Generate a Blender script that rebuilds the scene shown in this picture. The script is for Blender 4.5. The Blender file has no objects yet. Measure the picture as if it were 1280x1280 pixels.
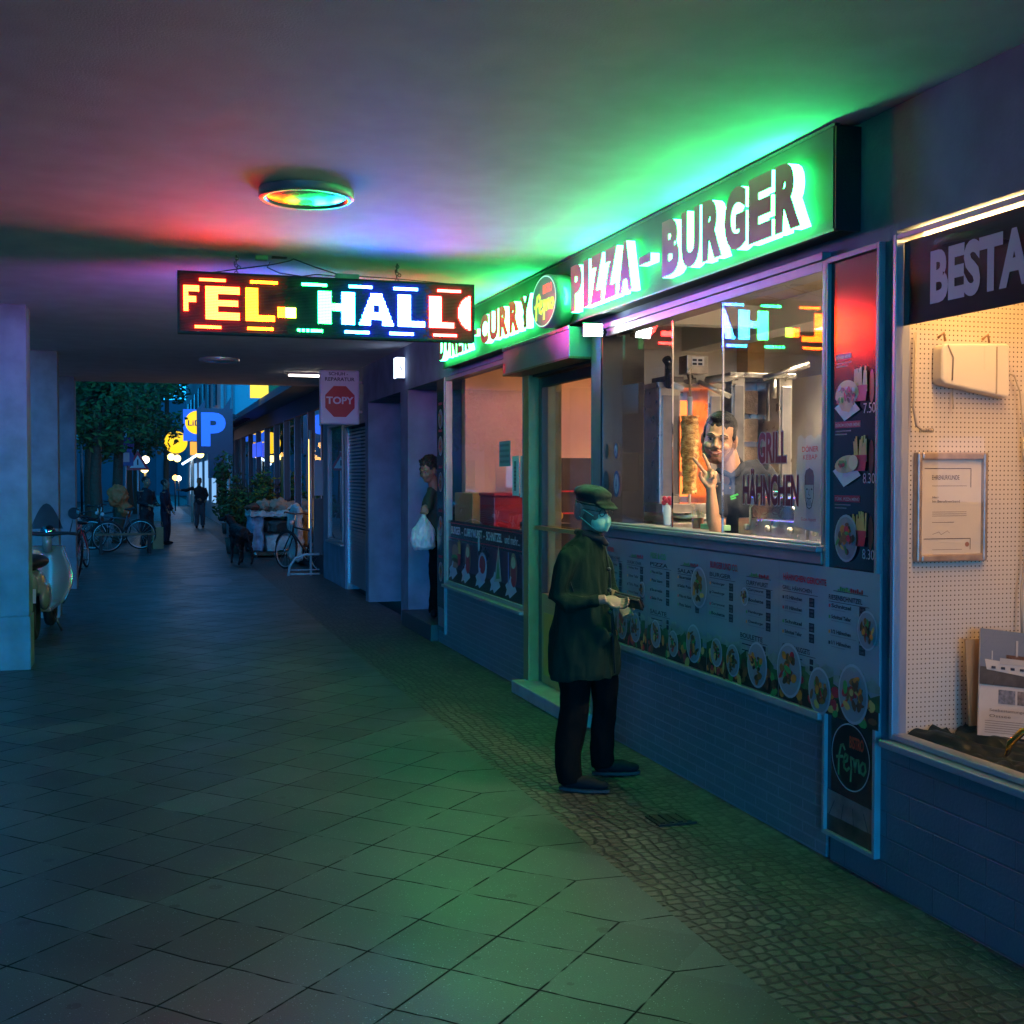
import bpy, bmesh, math, random
from mathutils import Vector, Matrix, noise
R = math.radians
random.seed(7)
S = bpy.context.scene
COL = S.collection

# ------------------------------------------------------------------ camera
cam_d = bpy.data.cameras.new("camera"); cam = bpy.data.objects.new("camera", cam_d)
COL.objects.link(cam); S.camera = cam
cam_d.sensor_width = 36.0; cam_d.lens = 36.0*1500/1280; cam_d.clip_start = .05; cam_d.clip_end = 2000
YAW = math.atan(463/1500); PIT = math.atan(45/1500)
cam.location = (0, 0, 1.68); cam.rotation_euler = (math.pi/2-PIT, 0, -YAW)

# ------------------------------------------------------------------ dusk sky
W = bpy.data.worlds.new("World"); S.world = W; W.use_nodes = True
wt = W.node_tree; bgn = wt.nodes["Background"]
sky = wt.nodes.new("ShaderNodeTexSky"); sky.sky_type = 'NISHITA'; sky.sun_disc = False
sky.sun_elevation = R(7.0); sky.sun_rotation = R(200)
lum = wt.nodes.new("ShaderNodeRGBToBW"); wb = wt.nodes.new("ShaderNodeCombineColor")   # tungsten white balance turns the dusk sky deep blue
wt.links.new(sky.outputs[0], lum.inputs[0])
for i, k in enumerate((.015, .85, 2.2)):
    q = wt.nodes.new("ShaderNodeMath"); q.operation = 'MULTIPLY'; q.inputs[1].default_value = k
    wt.links.new(lum.outputs[0], q.inputs[0]); wt.links.new(q.outputs[0], wb.inputs[i])
wt.links.new(wb.outputs[0], bgn.inputs[0])
bgn.inputs[1].default_value = 0.15
S.view_settings.view_transform = 'Standard'; S.view_settings.look = 'None'
S.view_settings.exposure = 1.0; S.view_settings.gamma = 1.0
S.cycles.use_denoising = True
S.cycles.max_bounces = 8; S.cycles.transparent_max_bounces = 16
S.cycles.sample_clamp_indirect = 6.0

# ------------------------------------------------------------------ materials
def nd(nt, t, **kw):
    n = nt.nodes.new(t)
    for k, v in kw.items(): setattr(n, k, v)
    return n
def mth(nt, op, a, b=None, c=None):
    n = nt.nodes.new("ShaderNodeMath"); n.operation = op
    for i, v in enumerate((a, b, c)):
        if v is None: continue
        if isinstance(v, (int, float)): n.inputs[i].default_value = v
        else: nt.links.new(v, n.inputs[i])
    return n.outputs[0]
def mixc(nt, f, a, b):
    n = nt.nodes.new("ShaderNodeMix"); n.data_type = 'RGBA'
    for i, v in ((0, f), (6, a), (7, b)):
        if isinstance(v, (int, float)): n.inputs[i].default_value = v
        elif isinstance(v, tuple): n.inputs[i].default_value = (*v, 1)
        else: nt.links.new(v, n.inputs[i])
    return n.outputs[2]
MATS = {}
def mat(name, col, rough=.6, metal=0., emit=None, es=1., bump=None, var=None, spec=.5, coat=0.):
    if name in MATS: return MATS[name]
    m = bpy.data.materials.new(name); m.use_nodes = True; nt = m.node_tree
    b = nt.nodes["Principled BSDF"]
    b.inputs["Base Color"].default_value = (*col, 1); b.inputs["Roughness"].default_value = rough
    b.inputs["Metallic"].default_value = metal; b.inputs["Specular IOR Level"].default_value = spec
    b.inputs["Coat Weight"].default_value = coat; b.inputs["Coat Roughness"].default_value = .08
    if emit:
        b.inputs["Emission Color"].default_value = (*emit, 1); b.inputs["Emission Strength"].default_value = es
    tc = nd(nt, "ShaderNodeTexCoord")
    if var:
        n = nd(nt, "ShaderNodeTexNoise"); n.inputs["Scale"].default_value = var[0]; n.inputs["Detail"].default_value = 6
        nt.links.new(tc.outputs["Object"], n.inputs["Vector"])
        a = var[1]
        mr = nd(nt, "ShaderNodeMapRange"); mr.inputs[1].default_value = .3; mr.inputs[2].default_value = .7
        nt.links.new(n.outputs[0], mr.inputs[0])
        o = mixc(nt, mr.outputs[0], tuple(c*(1-a) for c in col), tuple(min(1, c*(1+a)) for c in col))
        nt.links.new(o, b.inputs["Base Color"])
        rr = mth(nt, 'MULTIPLY_ADD', n.outputs[0], .25, rough-.12)
        nt.links.new(rr, b.inputs["Roughness"])
    if bump:
        n = nd(nt, "ShaderNodeTexNoise"); n.inputs["Scale"].default_value = bump[0]; n.inputs["Detail"].default_value = 8
        nt.links.new(tc.outputs["Object"], n.inputs["Vector"])
        bp = nd(nt, "ShaderNodeBump"); bp.inputs["Strength"].default_value = bump[1]; bp.inputs["Distance"].default_value = bump[2] if len(bump) > 2 else .01
        nt.links.new(n.outputs[0], bp.inputs["Height"]); nt.links.new(bp.outputs[0], b.inputs["Normal"])
    MATS[name] = m; return m
def emi(name, col, s):
    return mat(name, (.02, .02, .02), .5, emit=col, es=s)
def glass(name, tint=(.96, .98, 1), k=1.3, base=.03, rough=0.):
    if name in MATS: return MATS[name]
    m = bpy.data.materials.new(name); m.use_nodes = True; nt = m.node_tree; nt.nodes.clear()
    out = nd(nt, "ShaderNodeOutputMaterial"); mx = nd(nt, "ShaderNodeMixShader")
    t = nd(nt, "ShaderNodeBsdfTransparent"); t.inputs[0].default_value = (*tint, 1)
    g = nd(nt, "ShaderNodeBsdfGlossy"); g.inputs["Roughness"].default_value = rough
    geo = nd(nt, "ShaderNodeNewGeometry")
    dt = nd(nt, "ShaderNodeVectorMath", operation='DOT_PRODUCT')
    nt.links.new(geo.outputs["Normal"], dt.inputs[0]); nt.links.new(geo.outputs["Incoming"], dt.inputs[1])
    c = mth(nt, 'ABSOLUTE', dt.outputs["Value"])
    f = mth(nt, 'POWER', mth(nt, 'SUBTRACT', 1.0, c), 5.0)          # Schlick
    f = mth(nt, 'MULTIPLY_ADD', f, .96, .04)
    f = mth(nt, 'MINIMUM', mth(nt, 'MULTIPLY_ADD', f, k, base), .95)
    nt.links.new(f, mx.inputs[0]); nt.links.new(t.outputs[0], mx.inputs[1]); nt.links.new(g.outputs[0], mx.inputs[2])
    nt.links.new(mx.outputs[0], out.inputs[0]); MATS[name] = m; return m

# ------------------------------------------------------------------ mesh builder
UP = Vector((0, 0, 1))
class MB:
    def __init__(s): s.v = []; s.f = []; s.mi = []; s.sm = []; s.mats = []; s.M = Matrix.Identity(4)
    def add(s, vs, fs, m, smooth=False):
        if m not in s.mats: s.mats.append(m)
        k = s.mats.index(m); b = len(s.v)
        s.v += [s.M @ Vector(p) for p in vs]
        for f in fs: s.f.append([b+i for i in f]); s.mi.append(k); s.sm.append(smooth)
        return s
    def box(s, x0, x1, y0, y1, z0, z1, m):
        x0, x1 = min(x0, x1), max(x0, x1); y0, y1 = min(y0, y1), max(y0, y1); z0, z1 = min(z0, z1), max(z0, z1)
        return s.add([(x0,y0,z0),(x1,y0,z0),(x1,y1,z0),(x0,y1,z0),(x0,y0,z1),(x1,y0,z1),(x1,y1,z1),(x0,y1,z1)],
                     [(3,2,1,0),(4,5,6,7),(0,1,5,4),(1,2,6,5),(2,3,7,6),(3,0,4,7)], m)
    def bxc(s, c, sz, m, rot=None):
        q = s.M
        s.M = q @ Matrix.Translation(c) @ (rot.to_4x4() if rot else Matrix.Identity(4))
        s.box(-sz[0]/2, sz[0]/2, -sz[1]/2, sz[1]/2, -sz[2]/2, sz[2]/2, m); s.M = q; return s
    def quad(s, a, b, c, d, m): return s.add([a, b, c, d], [(0, 1, 2, 3)], m)
    def tube(s, pts, r, m, n=10, flat=1.0, cap=True):
        pts = [Vector(p) for p in pts]
        if not isinstance(r, (list, tuple)): r = [r]*len(pts)
        vs = []; fs = []; prev = None
        for i, p in enumerate(pts):
            t = (pts[min(i+1, len(pts)-1)]-pts[max(i-1, 0)])
            if t.length < 1e-9: t = Vector((0, 0, 1))
            t.normalize()
            if prev is None: a = t.orthogonal().normalized() if abs(t.z) < .99 else Vector((1, 0, 0))
            else: a = prev - t*prev.dot(t)
            if a.length < 1e-6: a = t.orthogonal()
            a.normalize(); prev = a; b = t.cross(a)
            for k in range(n):
                th = 2*math.pi*k/n
                vs.append(p + a*(math.cos(th)*r[i]) + b*(math.sin(th)*r[i]*flat))
        for i in range(len(pts)-1):
            for k in range(n):
                k2 = (k+1) % n
                fs.append((i*n+k, i*n+k2, (i+1)*n+k2, (i+1)*n+k))
        if cap: fs += [tuple(range(n-1, -1, -1)), tuple(range((len(pts)-1)*n, len(pts)*n))]
        return s.add(vs, fs, m, True)
    def sph(s, c, r, m, n=14, k=9, rot=None):
        if not isinstance(r, (list, tuple)): r = (r, r, r)
        vs = []; fs = []; c = Vector(c)
        for j in range(k+1):
            ph = math.pi*j/k
            for i in range(n):
                th = 2*math.pi*i/n
                p = Vector((r[0]*math.sin(ph)*math.cos(th), r[1]*math.sin(ph)*math.sin(th), r[2]*math.cos(ph)))
                vs.append(c + (rot @ p if rot else p))
        for j in range(k):
            for i in range(n):
                i2 = (i+1) % n
                if j == 0: fs.append((i, n+i, n+i2))
                elif j == k-1: fs.append((j*n+i, (j+1)*n+i, j*n+i2))
                else: fs.append((j*n+i, (j+1)*n+i, (j+1)*n+i2, j*n+i2))
        return s.add(vs, fs, m, True)
    def loft(s, rings, m, n=20, sq=2.0):
        # ring = (cx, cy, z, ra, rb, angle)
        vs = []; fs = []
        for (cx, cy, z, ra, rb, an) in rings:
            for k in range(n):
                th = 2*math.pi*k/n; c, q = math.cos(th), math.sin(th)
                x = math.copysign(abs(c)**(2/sq), c)*ra; y = math.copysign(abs(q)**(2/sq), q)*rb
                vs.append((cx+x*math.cos(an)-y*math.sin(an), cy+x*math.sin(an)+y*math.cos(an), z))
        for i in range(len(rings)-1):
            for k in range(n):
                k2 = (k+1) % n; fs.append((i*n+k, i*n+k2, (i+1)*n+k2, (i+1)*n+k))
        fs += [tuple(range(n-1, -1, -1)), tuple(range((len(rings)-1)*n, len(rings)*n))]
        return s.add(vs, fs, m, True)
    def lathe(s, prof, c, m, n=24, axis='z'):
        vs = []; fs = []
        for (r, h) in prof:
            for k in range(n):
                th = 2*math.pi*k/n; x, y = r*math.cos(th), r*math.sin(th)
                p = {'z': (x, y, h), 'x': (h, x, y), 'y': (x, h, -y)}[axis]
                vs.append(Vector(c)+Vector(p))
        for i in range(len(prof)-1):
            for k in range(n):
                k2 = (k+1) % n; fs.append((i*n+k, i*n+k2, (i+1)*n+k2, (i+1)*n+k))
        return s.add(vs, fs, m, True)
    def torus(s, c, Rr, r, m, axis='y', n=32, k=8):
        pts = []
        vs = []; fs = []
        for i in range(n):
            a = 2*math.pi*i/n
            for j in range(k):
                b = 2*math.pi*j/k; q = Rr+r*math.cos(b); h = r*math.sin(b)
                p = {'y': (q*math.cos(a), h, q*math.sin(a)), 'x': (h, q*math.cos(a), q*math.sin(a)), 'z': (q*math.cos(a), q*math.sin(a), h)}[axis]
                vs.append(Vector(c)+Vector(p))
        for i in range(n):
            for j in range(k):
                fs.append((i*k+j, ((i+1) % n)*k+j, ((i+1) % n)*k+(j+1) % k, i*k+(j+1) % k))
        return s.add(vs, fs, m, True)
    def text(s, st, o, rt, up, w, h, m, bold=.0, ext=0., face=None):
        """text fitted to a w x h box whose lower left corner is o; ext = depth behind the face"""
        vs, fs, side = text_geo(st, bold, ext > 0)
        xs = [p[0] for p in vs]; ys = [p[1] for p in vs]
        x0, x1, y0, y1 = min(xs), max(xs), min(ys), max(ys)
        o = Vector(o); rt = Vector(rt); up = Vector(up); nm = rt.cross(up)
        if w is None: w = (x1-x0)*h/(y1-y0)
        P = [o + rt*((p[0]-x0)/(x1-x0)*w) + up*((p[1]-y0)/max(1e-6, y1-y0)*h) + nm*(ext*(0 if p[2] < 0 else 1) if ext else 0) for p in vs]
        if not ext: return s.add(P, fs, m)
        F1 = [f for f, q in zip(fs, side) if q != 0]; F0 = [f for f, q in zip(fs, side) if q == 0]
        s.add(P, F0, m); s.add(P, F1, face or m)
        return s
    def build(s, name, parent=None, bev=0, seg=2):
        me = bpy.data.meshes.new(name)
        vs = s.v
        if parent:
            M = Matrix.Identity(4); p = parent
            while p: M = p.matrix_basis @ M; p = p.parent
            Mi = M.inverted(); vs = [Mi @ v for v in vs]
        me.from_pydata([tuple(v) for v in vs], [], s.f)
        for m in s.mats: me.materials.append(m)
        for p, k, q in zip(me.polygons, s.mi, s.sm): p.material_index = k; p.use_smooth = q
        me.update()
        o = bpy.data.objects.new(name, me); COL.objects.link(o)
        if parent: o.parent = parent
        if bev:
            b = o.modifiers.new("edge", 'BEVEL'); b.width = bev; b.segments = seg; b.limit_method = 'ANGLE'; b.angle_limit = R(40)
        return o
TG = {}
def text_geo(st, bold, ext):
    k = (st, bold, ext)
    if k in TG: return TG[k]
    c = bpy.data.curves.new("txt", 'FONT'); c.body = st; c.size = 1; c.offset = bold; c.resolution_u = 4
    if ext: c.extrude = .05
    o = bpy.data.objects.new("txt", c); COL.objects.link(o)
    dg = bpy.context.evaluated_depsgraph_get(); dg.update()
    me = bpy.data.meshes.new_from_object(o.evaluated_get(dg))
    vs = [tuple(v.co) for v in me.vertices]; fs = [tuple(p.vertices) for p in me.polygons]
    side = [1 if (ext and p.normal.z > .5) else (-1 if (ext and p.normal.z < -.5) else 0) for p in me.polygons]
    bpy.data.objects.remove(o); bpy.data.curves.remove(c); bpy.data.meshes.remove(me)
    TG[k] = (vs, fs, side); return TG[k]

def tag(o, label=None, cat=None, group=None, kind=None):
    if label: o["label"] = label
    if cat: o["category"] = cat
    if group: o["group"] = group
    if kind: o["kind"] = kind
    return o
def T(name, label, cat, loc=(0, 0, 0), rz=0, group=None):
    o = bpy.data.objects.new(name, None); COL.objects.link(o)
    o.location = loc; o.rotation_euler = (0, 0, rz); o.empty_display_size = .1
    bpy.context.view_layer.update()
    return tag(o, label, cat, group)
def mv(o):
    M = Matrix.Identity(4)
    while o: M = o.matrix_basis @ M; o = o.parent
    return M
def organic(mb, name, parent, voxel=.008, smooth=3, wrinkle=None, local=True, group_mat=None):
    """remesh a union of overlapping shapes into one continuous surface (baked)"""
    if local: mb2 = mb
    me = bpy.data.meshes.new(name); me.from_pydata([tuple(v) for v in mb.v], [], mb.f)
    o = bpy.data.objects.new(name, me); COL.objects.link(o)
    r = o.modifiers.new("r", 'REMESH'); r.mode = 'VOXEL'; r.voxel_size = voxel
    sm = o.modifiers.new("s", 'SMOOTH'); sm.iterations = smooth; sm.factor = .5
    dg = bpy.context.evaluated_depsgraph_get(); dg.update()
    m2 = bpy.data.meshes.new_from_object(o.evaluated_get(dg))
    bpy.data.objects.remove(o); bpy.data.meshes.remove(me)
    if wrinkle:
        amp, sc, st = wrinkle
        m2.update(); nm = [v.normal.copy() for v in m2.vertices]
        for v, n in zip(m2.vertices, nm):
            c = v.co
            v.co = c + n*(amp*noise.turbulence(Vector((c.x*sc, c.y*sc, c.z*sc*st)), 3, False)-amp*.5)
    m2.materials.clear(); m2.materials.append(mb.mats[0])
    for p in m2.polygons: p.use_smooth = True; p.material_index = 0
    m2.name = name
    o2 = bpy.data.objects.new(name, m2); COL.objects.link(o2)
    if parent: o2.parent = parent
    return o2
def copy_tree(o, parent=None):
    c = o.copy(); COL.objects.link(c)
    if parent: c.parent = parent
    for ch in list(o.children): copy_tree(ch, c)
    return c

class Board:
    """flat printed board: rect/ellipse/text in board coordinates (u right, v up)"""
    def __init__(s, mb, o, rt, up=(0, 0, 1)):
        s.mb = mb; s.o = Vector(o); s.r = Vector(rt); s.u = Vector(up); s.n = s.r.cross(s.u)
    def p(s, u, v, l): return s.o + s.r*u + s.u*v + s.n*(l*.0015)
    def rect(s, u0, u1, v0, v1, m, l=1): s.mb.quad(s.p(u0, v0, l), s.p(u1, v0, l), s.p(u1, v1, l), s.p(u0, v1, l), m)
    def poly(s, pts, m, l=1): s.mb.add([s.p(a, b, l) for a, b in pts], [tuple(range(len(pts)))], m)
    def ell(s, u, v, ru, rv, m, l=1, n=20, a=0):
        s.poly([(u+ru*math.cos(t)*math.cos(a)-rv*math.sin(t)*math.sin(a), v+ru*math.cos(t)*math.sin(a)+rv*math.sin(t)*math.cos(a)) for t in [2*math.pi*k/n for k in range(n)]], m, l)
    def ring(s, u, v, ru, rv, w, m, l=1, n=32):
        for k in range(n):
            a, b = 2*math.pi*k/n, 2*math.pi*(k+1)/n
            f = lambda t, e: (u+(ru+e)*math.cos(t), v+(rv+e)*math.sin(t))
            s.poly([f(a, 0), f(a, w), f(b, w), f(b, 0)], m, l)
    def text(s, st, u, v, w, h, m, l=2, bold=.0): s.mb.text(st, s.p(u, v, l), s.r, s.u, w, h, m, bold)
    def stroke(s, pts, w, m, l=2):
        for (a, b), (c, d) in zip(pts[:-1], pts[1:]):
            dx, dy = c-a, d-b; q = math.hypot(dx, dy) or 1; nx, ny = -dy/q*w/2, dx/q*w/2; ex, ey = dx/q*w*.35, dy/q*w*.35
            s.poly([(a-nx-ex, b-ny-ey), (c-nx+ex, d-ny+ey), (c+nx+ex, d+ny+ey), (a+nx-ex, b+ny-ey)], m, l)

# ------------------------------------------------------------------ palette
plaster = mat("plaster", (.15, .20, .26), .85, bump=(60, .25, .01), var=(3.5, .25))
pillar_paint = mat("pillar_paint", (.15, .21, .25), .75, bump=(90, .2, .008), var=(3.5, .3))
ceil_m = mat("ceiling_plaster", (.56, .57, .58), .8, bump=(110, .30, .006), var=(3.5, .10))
alu = mat("aluminium", (.62, .62, .64), .32, 1, var=(8, .1))
alu_w = mat("white_frame", (.27, .27, .28), .45, .1, var=(9, .12))
steel = mat("brushed_steel", (.55, .54, .52), .3, 1, bump=(140, .12), var=(14, .2))
dsteel = mat("dark_steel", (.16, .16, .17), .4, 1, var=(12, .3))
blk = mat("black_plastic", (.018, .018, .02), .45, bump=(80, .2))
blkg = mat("black_gloss", (.012, .012, .015), .15)
rub = mat("black_rubber", (.015, .015, .016), .75)
white = mat("white_print", (.62, .64, .66), .4)
paper = mat("white_paper", (.7, .72, .72), .7)
ink = mat("dark_ink", (.02, .025, .04), .5)
redp = mat("red_print", (.55, .03, .05), .4)
greenp = mat("green_print", (.06, .28, .07), .4)
brownp = mat("brown_print", (.12, .05, .025), .4, var=(25, .5))
orangep = mat("orange_print", (.65, .2, .03), .4)
creamp = mat("cream_print", (.65, .5, .3), .4)
yellowp = mat("yellow_print", (.7, .5, .06), .4)
chrome = mat("chrome", (.75, .75, .77), .08, 1)
gl = glass("window_glass")
gl_hi = glass("reflective_glass", k=1.9, base=.02)
wood = mat("brown_wood", (.16, .08, .035), .55, bump=(30, .3), var=(10, .4))

def brick_mat(name, col, bw, bh, mortar=.012, dark=.55, off=.5, bumps=.5):
    m = bpy.data.materials.new(name); m.use_nodes = True; nt = m.node_tree; b = nt.nodes["Principled BSDF"]
    tc = nd(nt, "ShaderNodeTexCoord"); sx = nd(nt, "ShaderNodeSeparateXYZ"); cb = nd(nt, "ShaderNodeCombineXYZ")
    nt.links.new(tc.outputs["Object"], sx.inputs[0])
    nt.links.new(mth(nt, 'ADD', sx.outputs[0], sx.outputs[1]), cb.inputs[0]); nt.links.new(sx.outputs[2], cb.inputs[1])
    br = nd(nt, "ShaderNodeTexBrick"); br.offset = off; nt.links.new(cb.outputs[0], br.inputs["Vector"])
    br.inputs["Color1"].default_value = (*col, 1); br.inputs["Color2"].default_value = (*[c*.86 for c in col], 1)
    br.inputs["Mortar"].default_value = (*[c*dark for c in col], 1)
    br.inputs["Scale"].default_value = 1; br.inputs["Brick Width"].default_value = bw; br.inputs["Row Height"].default_value = bh
    br.inputs["Mortar Size"].default_value = mortar; br.inputs["Mortar Smooth"].default_value = .4
    ns = nd(nt, "ShaderNodeTexNoise"); ns.inputs["Scale"].default_value = 5; ns.inputs["Detail"].default_value = 8
    nt.links.new(tc.outputs["Object"], ns.inputs["Vector"])
    nt.links.new(mixc(nt, mth(nt, 'MULTIPLY', ns.outputs[0], .6), br.outputs["Color"], tuple(c*.5 for c in col)), b.inputs["Base Color"])
    n2 = nd(nt, "ShaderNodeTexNoise"); n2.inputs["Scale"].default_value = 70; n2.inputs["Detail"].default_value = 5
    nt.links.new(tc.outputs["Object"], n2.inputs["Vector"])
    h = mth(nt, 'ADD', mth(nt, 'MULTIPLY', br.outputs["Fac"], -1.), mth(nt, 'MULTIPLY', n2.outputs[0], .35))
    bp = nd(nt, "ShaderNodeBump"); bp.inputs["Strength"].default_value = bumps; bp.inputs["Distance"].default_value = .012
    nt.links.new(h, bp.inputs["Height"]); nt.links.new(bp.outputs[0], b.inputs["Normal"])
    b.inputs["Roughness"].default_value = .42
    return m
brick_s = brick_mat("painted_clinker", (.17, .21, .23), .22, .052, .006, 1.3)
brick_l = brick_mat("painted_block", (.13, .165, .19), .30, .105, .005, .6)

# ------------------------------------------------------------------ ground materials
XB = 1.93
def paver_material():
    m = bpy.data.materials.new("granite_pavers"); m.use_nodes = True; nt = m.node_tree; b = nt.nodes["Principled BSDF"]
    tc = nd(nt, "ShaderNodeTexCoord"); sp = nd(nt, "ShaderNodeSeparateXYZ")
    wn = nd(nt, "ShaderNodeTexNoise"); wn.inputs["Scale"].default_value = 3; wn.inputs["Detail"].default_value = 2
    nt.links.new(tc.outputs["Object"], wn.inputs["Vector"])
    nt.links.new(tc.outputs["Object"], sp.inputs[0])
    s = .34; w = .0085
    wob = mth(nt, 'MULTIPLY_ADD', wn.outputs[0], .03, -.015)
    x = mth(nt, 'ADD', mth(nt, 'SUBTRACT', sp.outputs[0], XB-.22), wob); y = mth(nt, 'ADD', mth(nt, 'ADD', sp.outputs[1], .17), wob)
    k = 1/(math.sqrt(2)*s)
    u = mth(nt, 'MULTIPLY', mth(nt, 'ADD', x, y), k); v = mth(nt, 'MULTIPLY', mth(nt, 'SUBTRACT', y, x), k)
    def edge(t): return mth(nt, 'SUBTRACT', .5, mth(nt, 'ABSOLUTE', mth(nt, 'SUBTRACT', mth(nt, 'FRACT', t), .5)))
    eg = mth(nt, 'MINIMUM', edge(u), edge(v))
    eb = mth(nt, 'MULTIPLY', edge(mth(nt, 'MULTIPLY', y, k)), math.sqrt(2))
    inb = mth(nt, 'GREATER_THAN', x, 0)
    e = mth(nt, 'ADD', mth(nt, 'MULTIPLY', eg, mth(nt, 'SUBTRACT', 1, inb)), mth(nt, 'MULTIPLY', eb, inb))
    mr = nd(nt, "ShaderNodeMapRange"); mr.inputs[1].default_value = w*.5; mr.inputs[2].default_value = w*2.2
    jn = nd(nt, "ShaderNodeTexNoise"); jn.inputs["Scale"].default_value = 7; jn.inputs["Detail"].default_value = 4; nt.links.new(tc.outputs["Object"], jn.inputs["Vector"])
    e = mth(nt, 'ADD', e, mth(nt, 'MULTIPLY', mth(nt, 'MAXIMUM', mth(nt, 'SUBTRACT', jn.outputs[0], .5), 0), .10))       # joints filled with grit in places
    nt.links.new(e, mr.inputs[0])                                     # 0 in the joint
    cb = nd(nt, "ShaderNodeCombineXYZ"); nt.links.new(mth(nt, 'FLOOR', u), cb.inputs[0]); nt.links.new(mth(nt, 'FLOOR', v), cb.inputs[1])
    wh = nd(nt, "ShaderNodeTexWhiteNoise"); nt.links.new(cb.outputs[0], wh.inputs["Vector"])
    tone = mth(nt, 'MULTIPLY_ADD', wh.outputs["Value"], .6, .7)
    n1 = nd(nt, "ShaderNodeTexNoise"); n1.inputs["Scale"].default_value = 1.6; n1.inputs["Detail"].default_value = 7; nt.links.new(tc.outputs["Object"], n1.inputs["Vector"])
    n2 = nd(nt, "ShaderNodeTexNoise"); n2.inputs["Scale"].default_value = 190; n2.inputs["Detail"].default_value = 3; nt.links.new(tc.outputs["Object"], n2.inputs["Vector"])
    vo = nd(nt, "ShaderNodeTexVoronoi"); vo.inputs["Scale"].default_value = 75; nt.links.new(tc.outputs["Object"], vo.inputs["Vector"])
    spk = mth(nt, 'MULTIPLY', mth(nt, 'LESS_THAN', vo.outputs["Distance"], .20), mth(nt, 'GREATER_THAN', n2.outputs[0], .56))
    tone = mth(nt, 'MULTIPLY', tone, mth(nt, 'MULTIPLY_ADD', n1.outputs[0], .9, .5))
    tone = mth(nt, 'MULTIPLY', tone, mth(nt, 'MULTIPLY_ADD', n2.outputs[0], 1.0, .5))
    gv = nd(nt, "ShaderNodeTexVoronoi"); gv.inputs["Scale"].default_value = 3.1; nt.links.new(tc.outputs["Object"], gv.inputs["Vector"])   # trodden gum
    tone = mth(nt, 'MULTIPLY', tone, mth(nt, 'SUBTRACT', 1, mth(nt, 'MULTIPLY', mth(nt, 'LESS_THAN', gv.outputs["Distance"], .085), .55)))
    n3 = nd(nt, "ShaderNodeTexNoise"); n3.inputs["Scale"].default_value = .55; n3.inputs["Detail"].default_value = 5; nt.links.new(tc.outputs["Object"], n3.inputs["Vector"])
    tone = mth(nt, 'MULTIPLY', tone, mth(nt, 'MULTIPLY_ADD', n3.outputs[0], 1.0, .5))
    g = mth(nt, 'ADD', mth(nt, 'MULTIPLY', tone, .058), mth(nt, 'MULTIPLY', spk, .26))
    rgb = nd(nt, "ShaderNodeCombineColor")
    for i, q in enumerate((.74, 1.0, 1.02)): nt.links.new(mth(nt, 'MULTIPLY', g, q), rgb.inputs[i])
    col = mixc(nt, mr.outputs[0], (.013, .013, .013), rgb.outputs[0])
    nt.links.new(col, b.inputs["Base Color"])
    nt.links.new(mth(nt, 'ADD', mth(nt, 'MULTIPLY_ADD', n1.outputs[0], .40, .24), mth(nt, 'MULTIPLY', mth(nt, 'SUBTRACT', 1, mr.outputs[0]), .5)), b.inputs["Roughness"]); nt.links.new(mth(nt, 'MULTIPLY', mr.outputs[0], .42), b.inputs["Specular IOR Level"])
    h = mth(nt, 'ADD', mr.outputs[0], mth(nt, 'MULTIPLY', n2.outputs[0], .35))
    h = mth(nt, 'ADD', h, mth(nt, 'MULTIPLY', wh.outputs["Value"], .35))
    bp = nd(nt, "ShaderNodeBump"); bp.inputs["Strength"].default_value = .5; bp.inputs["Distance"].default_value = .004
    nt.links.new(h, bp.inputs["Height"]); nt.links.new(bp.outputs[0], b.inputs["Normal"])
    return m
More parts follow.
